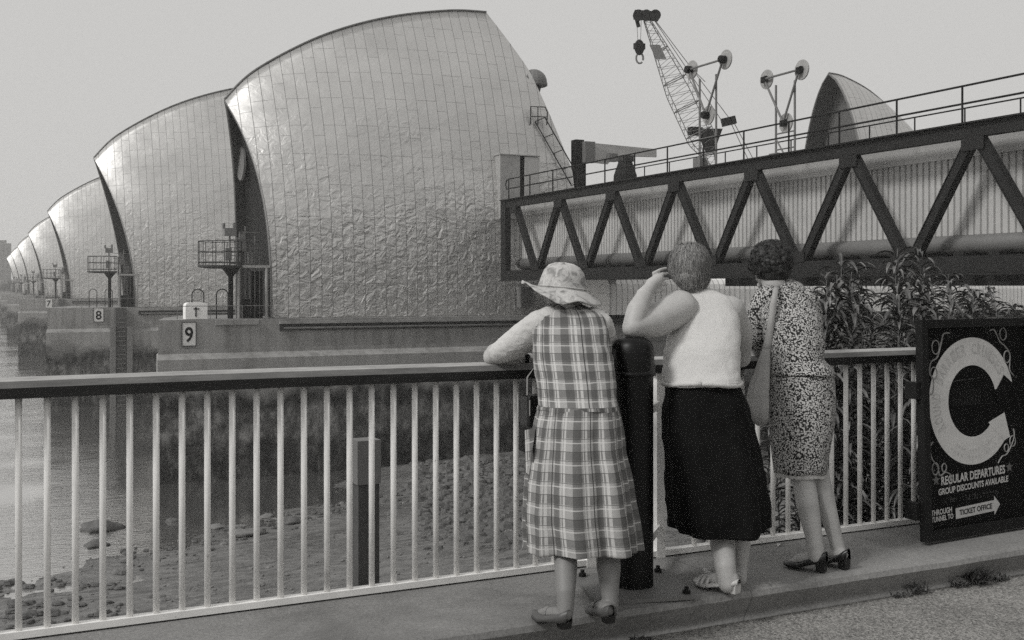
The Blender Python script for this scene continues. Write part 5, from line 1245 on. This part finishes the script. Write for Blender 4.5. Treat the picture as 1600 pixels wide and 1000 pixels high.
mb = ringloft(rows, 96, fold=lambda s_, th: .010*sin(4*th+1)*s_+.006*sin(9*th), uref=1.1); o = mb.build('skirt', M['floral'], W3, smooth=True); solid(o, .003)
rows = resample([(728,1212,1287,5.43,.72),(738,1212,1288,5.43,.73),(745,1213,1287,5.43,.72)], 3)
mb = ringloft(rows, 120, fold=lambda s_, th: .03*s_*sin(26*th)); o = mb.build('slip', M['slip'], W3, smooth=True); solid(o, .002)
def sleeve3(pts):
    mb = MB(); vs = []; n = 28; Q = [(P(a, b, c), pxm(r, c)) for a, b, c, r in pts]; uv = []; fs = []; acc = 0; ac = []
    for i, (p, r) in enumerate(Q):
        t_ = (Q[min(i+1, len(Q)-1)][0]-Q[max(i-1, 0)][0]).normalized(); s1 = t_.cross(Vector((0,1,0))).normalized(); s2 = t_.cross(s1)
        if i: acc += (p-Q[i-1][0]).length
        ac.append(acc)
        for k in range(n): a = 2*pi*k/n; q = r*(1+.04*sin(3*a+i)); vs.append(p+s1*cos(a)*q+s2*sin(a)*q)
    for i in range(len(Q)-1):
        for k in range(n): fs.append((i*n+k, i*n+(k+1) % n, (i+1)*n+(k+1) % n, (i+1)*n+k)); uv.append([(.38*k/n, ac[i]), (.38*(k+1)/n, ac[i]), (.38*(k+1)/n, ac[i+1]), (.38*k/n, ac[i+1])])
    mb.add(vs, fs, uv); o = mb.build('sleeve', M['floral'], W3, smooth=True); solid(o, .003)
sleeve3([(1216,452,5.70,6),(1210,455,5.70,17),(1203,464,5.70,23),(1196,480,5.71,25),(1191,500,5.74,24),(1188,520,5.77,23),(1186,538,5.80,21)])
sleeve3([(1244,456,5.69,6),(1250,460,5.68,17),(1256,470,5.68,23),(1261,490,5.70,24),(1262,512,5.74,22),(1260,530,5.78,19)])
# curly dark hair
hcc = hc3+Vector((0,-.012,.022)); mb = MB(); mb.ell(hcc, (.095,.105,.105), 24, 16); mb.ell(hcc-Vector((0,.03,.06)), (.082,.07,.06), 20, 12)
for _ in range(620):
    v = Vector((random.gauss(0,1), random.gauss(0,1), random.gauss(0,1))).normalized()
    if v.y > .55 and v.z < .4: continue
    if v.z < -.75: continue
    p = hcc+Vector((v.x*.096, v.y*.106, v.z*.108)) if v.z > -.2 else hcc+Vector((v.x*.088, v.y*.10-.012, v.z*.115)); mb.ell(p, (random.uniform(.009,.016),)*3, 8, 6)
o = mb.build('hair', M['hair_dark'], W3); remesh(o, .004, 1)
mb = MB()
for _ in range(900):
    v = Vector((random.gauss(0,1), random.gauss(0,1), random.gauss(0,1))).normalized()
    if (v.y > .55 and v.z < .4) or v.z < -.7: continue
    p = hcc+Vector((v.x*.104, v.y*.113, v.z*.115)); a = Vector((random.uniform(-1,1), random.uniform(-1,1), random.uniform(-1,1))).normalized(); b_ = v.cross(a).normalized(); r = random.uniform(.006,.012)
    mb.path([p+(b_*cos(k*1.0)+v*sin(k*1.0))*r+b_.cross(v)*(.0015*k) for k in range(6)], .0011, 3)
mb.build('curls', M['hair_dark'], o)
# glasses
mb = MB(); gc = hc3+fw3.normalized()*.095+Vector((0,0,.008)); rv = fw3.cross(Vector((0,0,1))).normalized()
for s_ in (-1, 1):
    q = gc+rv*s_*.034; mb.path([q+rv*(.028*cos(k*pi/8))+Vector((0,0,.022*sin(k*pi/8))) for k in range(17)], .0028, 6)
    mb.path([gc+rv*s_*.062+Vector((0,0,.012)), gc+rv*s_*.082-fw3*.03+Vector((0,0,.012)), gc+rv*s_*.086-fw3*.10+Vector((0,0,.006))], .003, 6)
mb.build('glasses', M['wall_dark'], W3)
shoe(W3, hl3, tl3, .088, M['shoe_black'], .045, .050, .024, vamp=.5)
shoe(W3, hl3b, tl3b, .088, M['shoe_black'], .045, .052, .024, vamp=.5)
# shoulder bag
t = thing('shoulder_bag', 'pale cloth shoulder bag hanging beside the flower print dress', 'bag', P(1186, 668, 5.42))
mb = MB(); pts = [P(1215,447,5.66), P(1212,452,5.58), P(1208,480,5.54), P(1204,510,5.52), P(1200,535,5.51), P(1194,562,5.50)]; wd = [.012,.014,.016,.017,.02,.028]; vs = []
rv = Vector((C_, -S, 0))
for p, w_ in zip(pts, wd): vs += [p-rv*w_, p+rv*w_]
vs2 = [v+Vector((0,.01,0)) for v in vs]; m = len(pts); fs = [(2*k, 2*k+2, 2*k+3, 2*k+1) for k in range(m-1)]; mb.add(vs, fs); o = mb.build('strap', M['canvas'], t, smooth=True); solid(o, .004)
rows = resample([(545,1192,1203,5.50,.9),(565,1184,1203,5.49,.8),(590,1176,1202,5.47,.7),(615,1169,1201,5.46,.62),(640,1167,1201,5.45,.6),(655,1172,1200,5.45,.58),(664,1182,1197,5.45,.5)], 4)
mb = ringloft(rows, 48, fold=lambda s_, th: .05*sin(4*th+5*s_)*sin(pi*s_)+.03*sin(9*th)); n_ = len(rows)*48; mb.add([mb.v[i] for i in range((len(rows)-1)*48, len(rows)*48)], [tuple(range(48))]); mb.build('pouch', M['canvas'], t, smooth=True)
# ---- trees inland, mirrored in the steel hood
for i in range(9):
    x = 36+i*4.6+random.uniform(-1, 1); y = -13+random.uniform(-3, 2); hh = random.uniform(20, 26)+(8 if 1 < i < 7 else 0)
    t = thing('inland_tree', ORD[i]+' big inland tree from the left, seen only mirrored in the steel hood', 'tree', (x, y, 0), 'inland trees')
    mb = MB(); mb.tube((x, y, 0), (x, y, hh*.6), .35, .15, 8); mb.build('trunk', M['timber'], t)
    mb = MB(); tree_blob(mb, (x, y, .5), 5.6, hh, 900); mb.build('crown', M['far_tree'], t)
# ================================================================== AIR
hz = MB(); hz.box((-1000,-220,-11.5), (1300,1100,30)); hv = hz.build('haze', [], org=(0,0,0)); hv['kind'] = 'stuff'
hm = bpy.data.materials.new('haze_air'); hm.use_nodes = True; hn = hm.node_tree; hn.nodes.clear()
pv = hn.nodes.new('ShaderNodeVolumePrincipled'); pv.inputs['Color'].default_value = (.97,.965,.95,1); pv.inputs['Density'].default_value = .00065; pv.inputs['Anisotropy'].default_value = .2
oo = hn.nodes.new('ShaderNodeOutputMaterial'); hn.links.new(pv.outputs[0], oo.inputs['Volume']); hv.data.materials.append(hm)
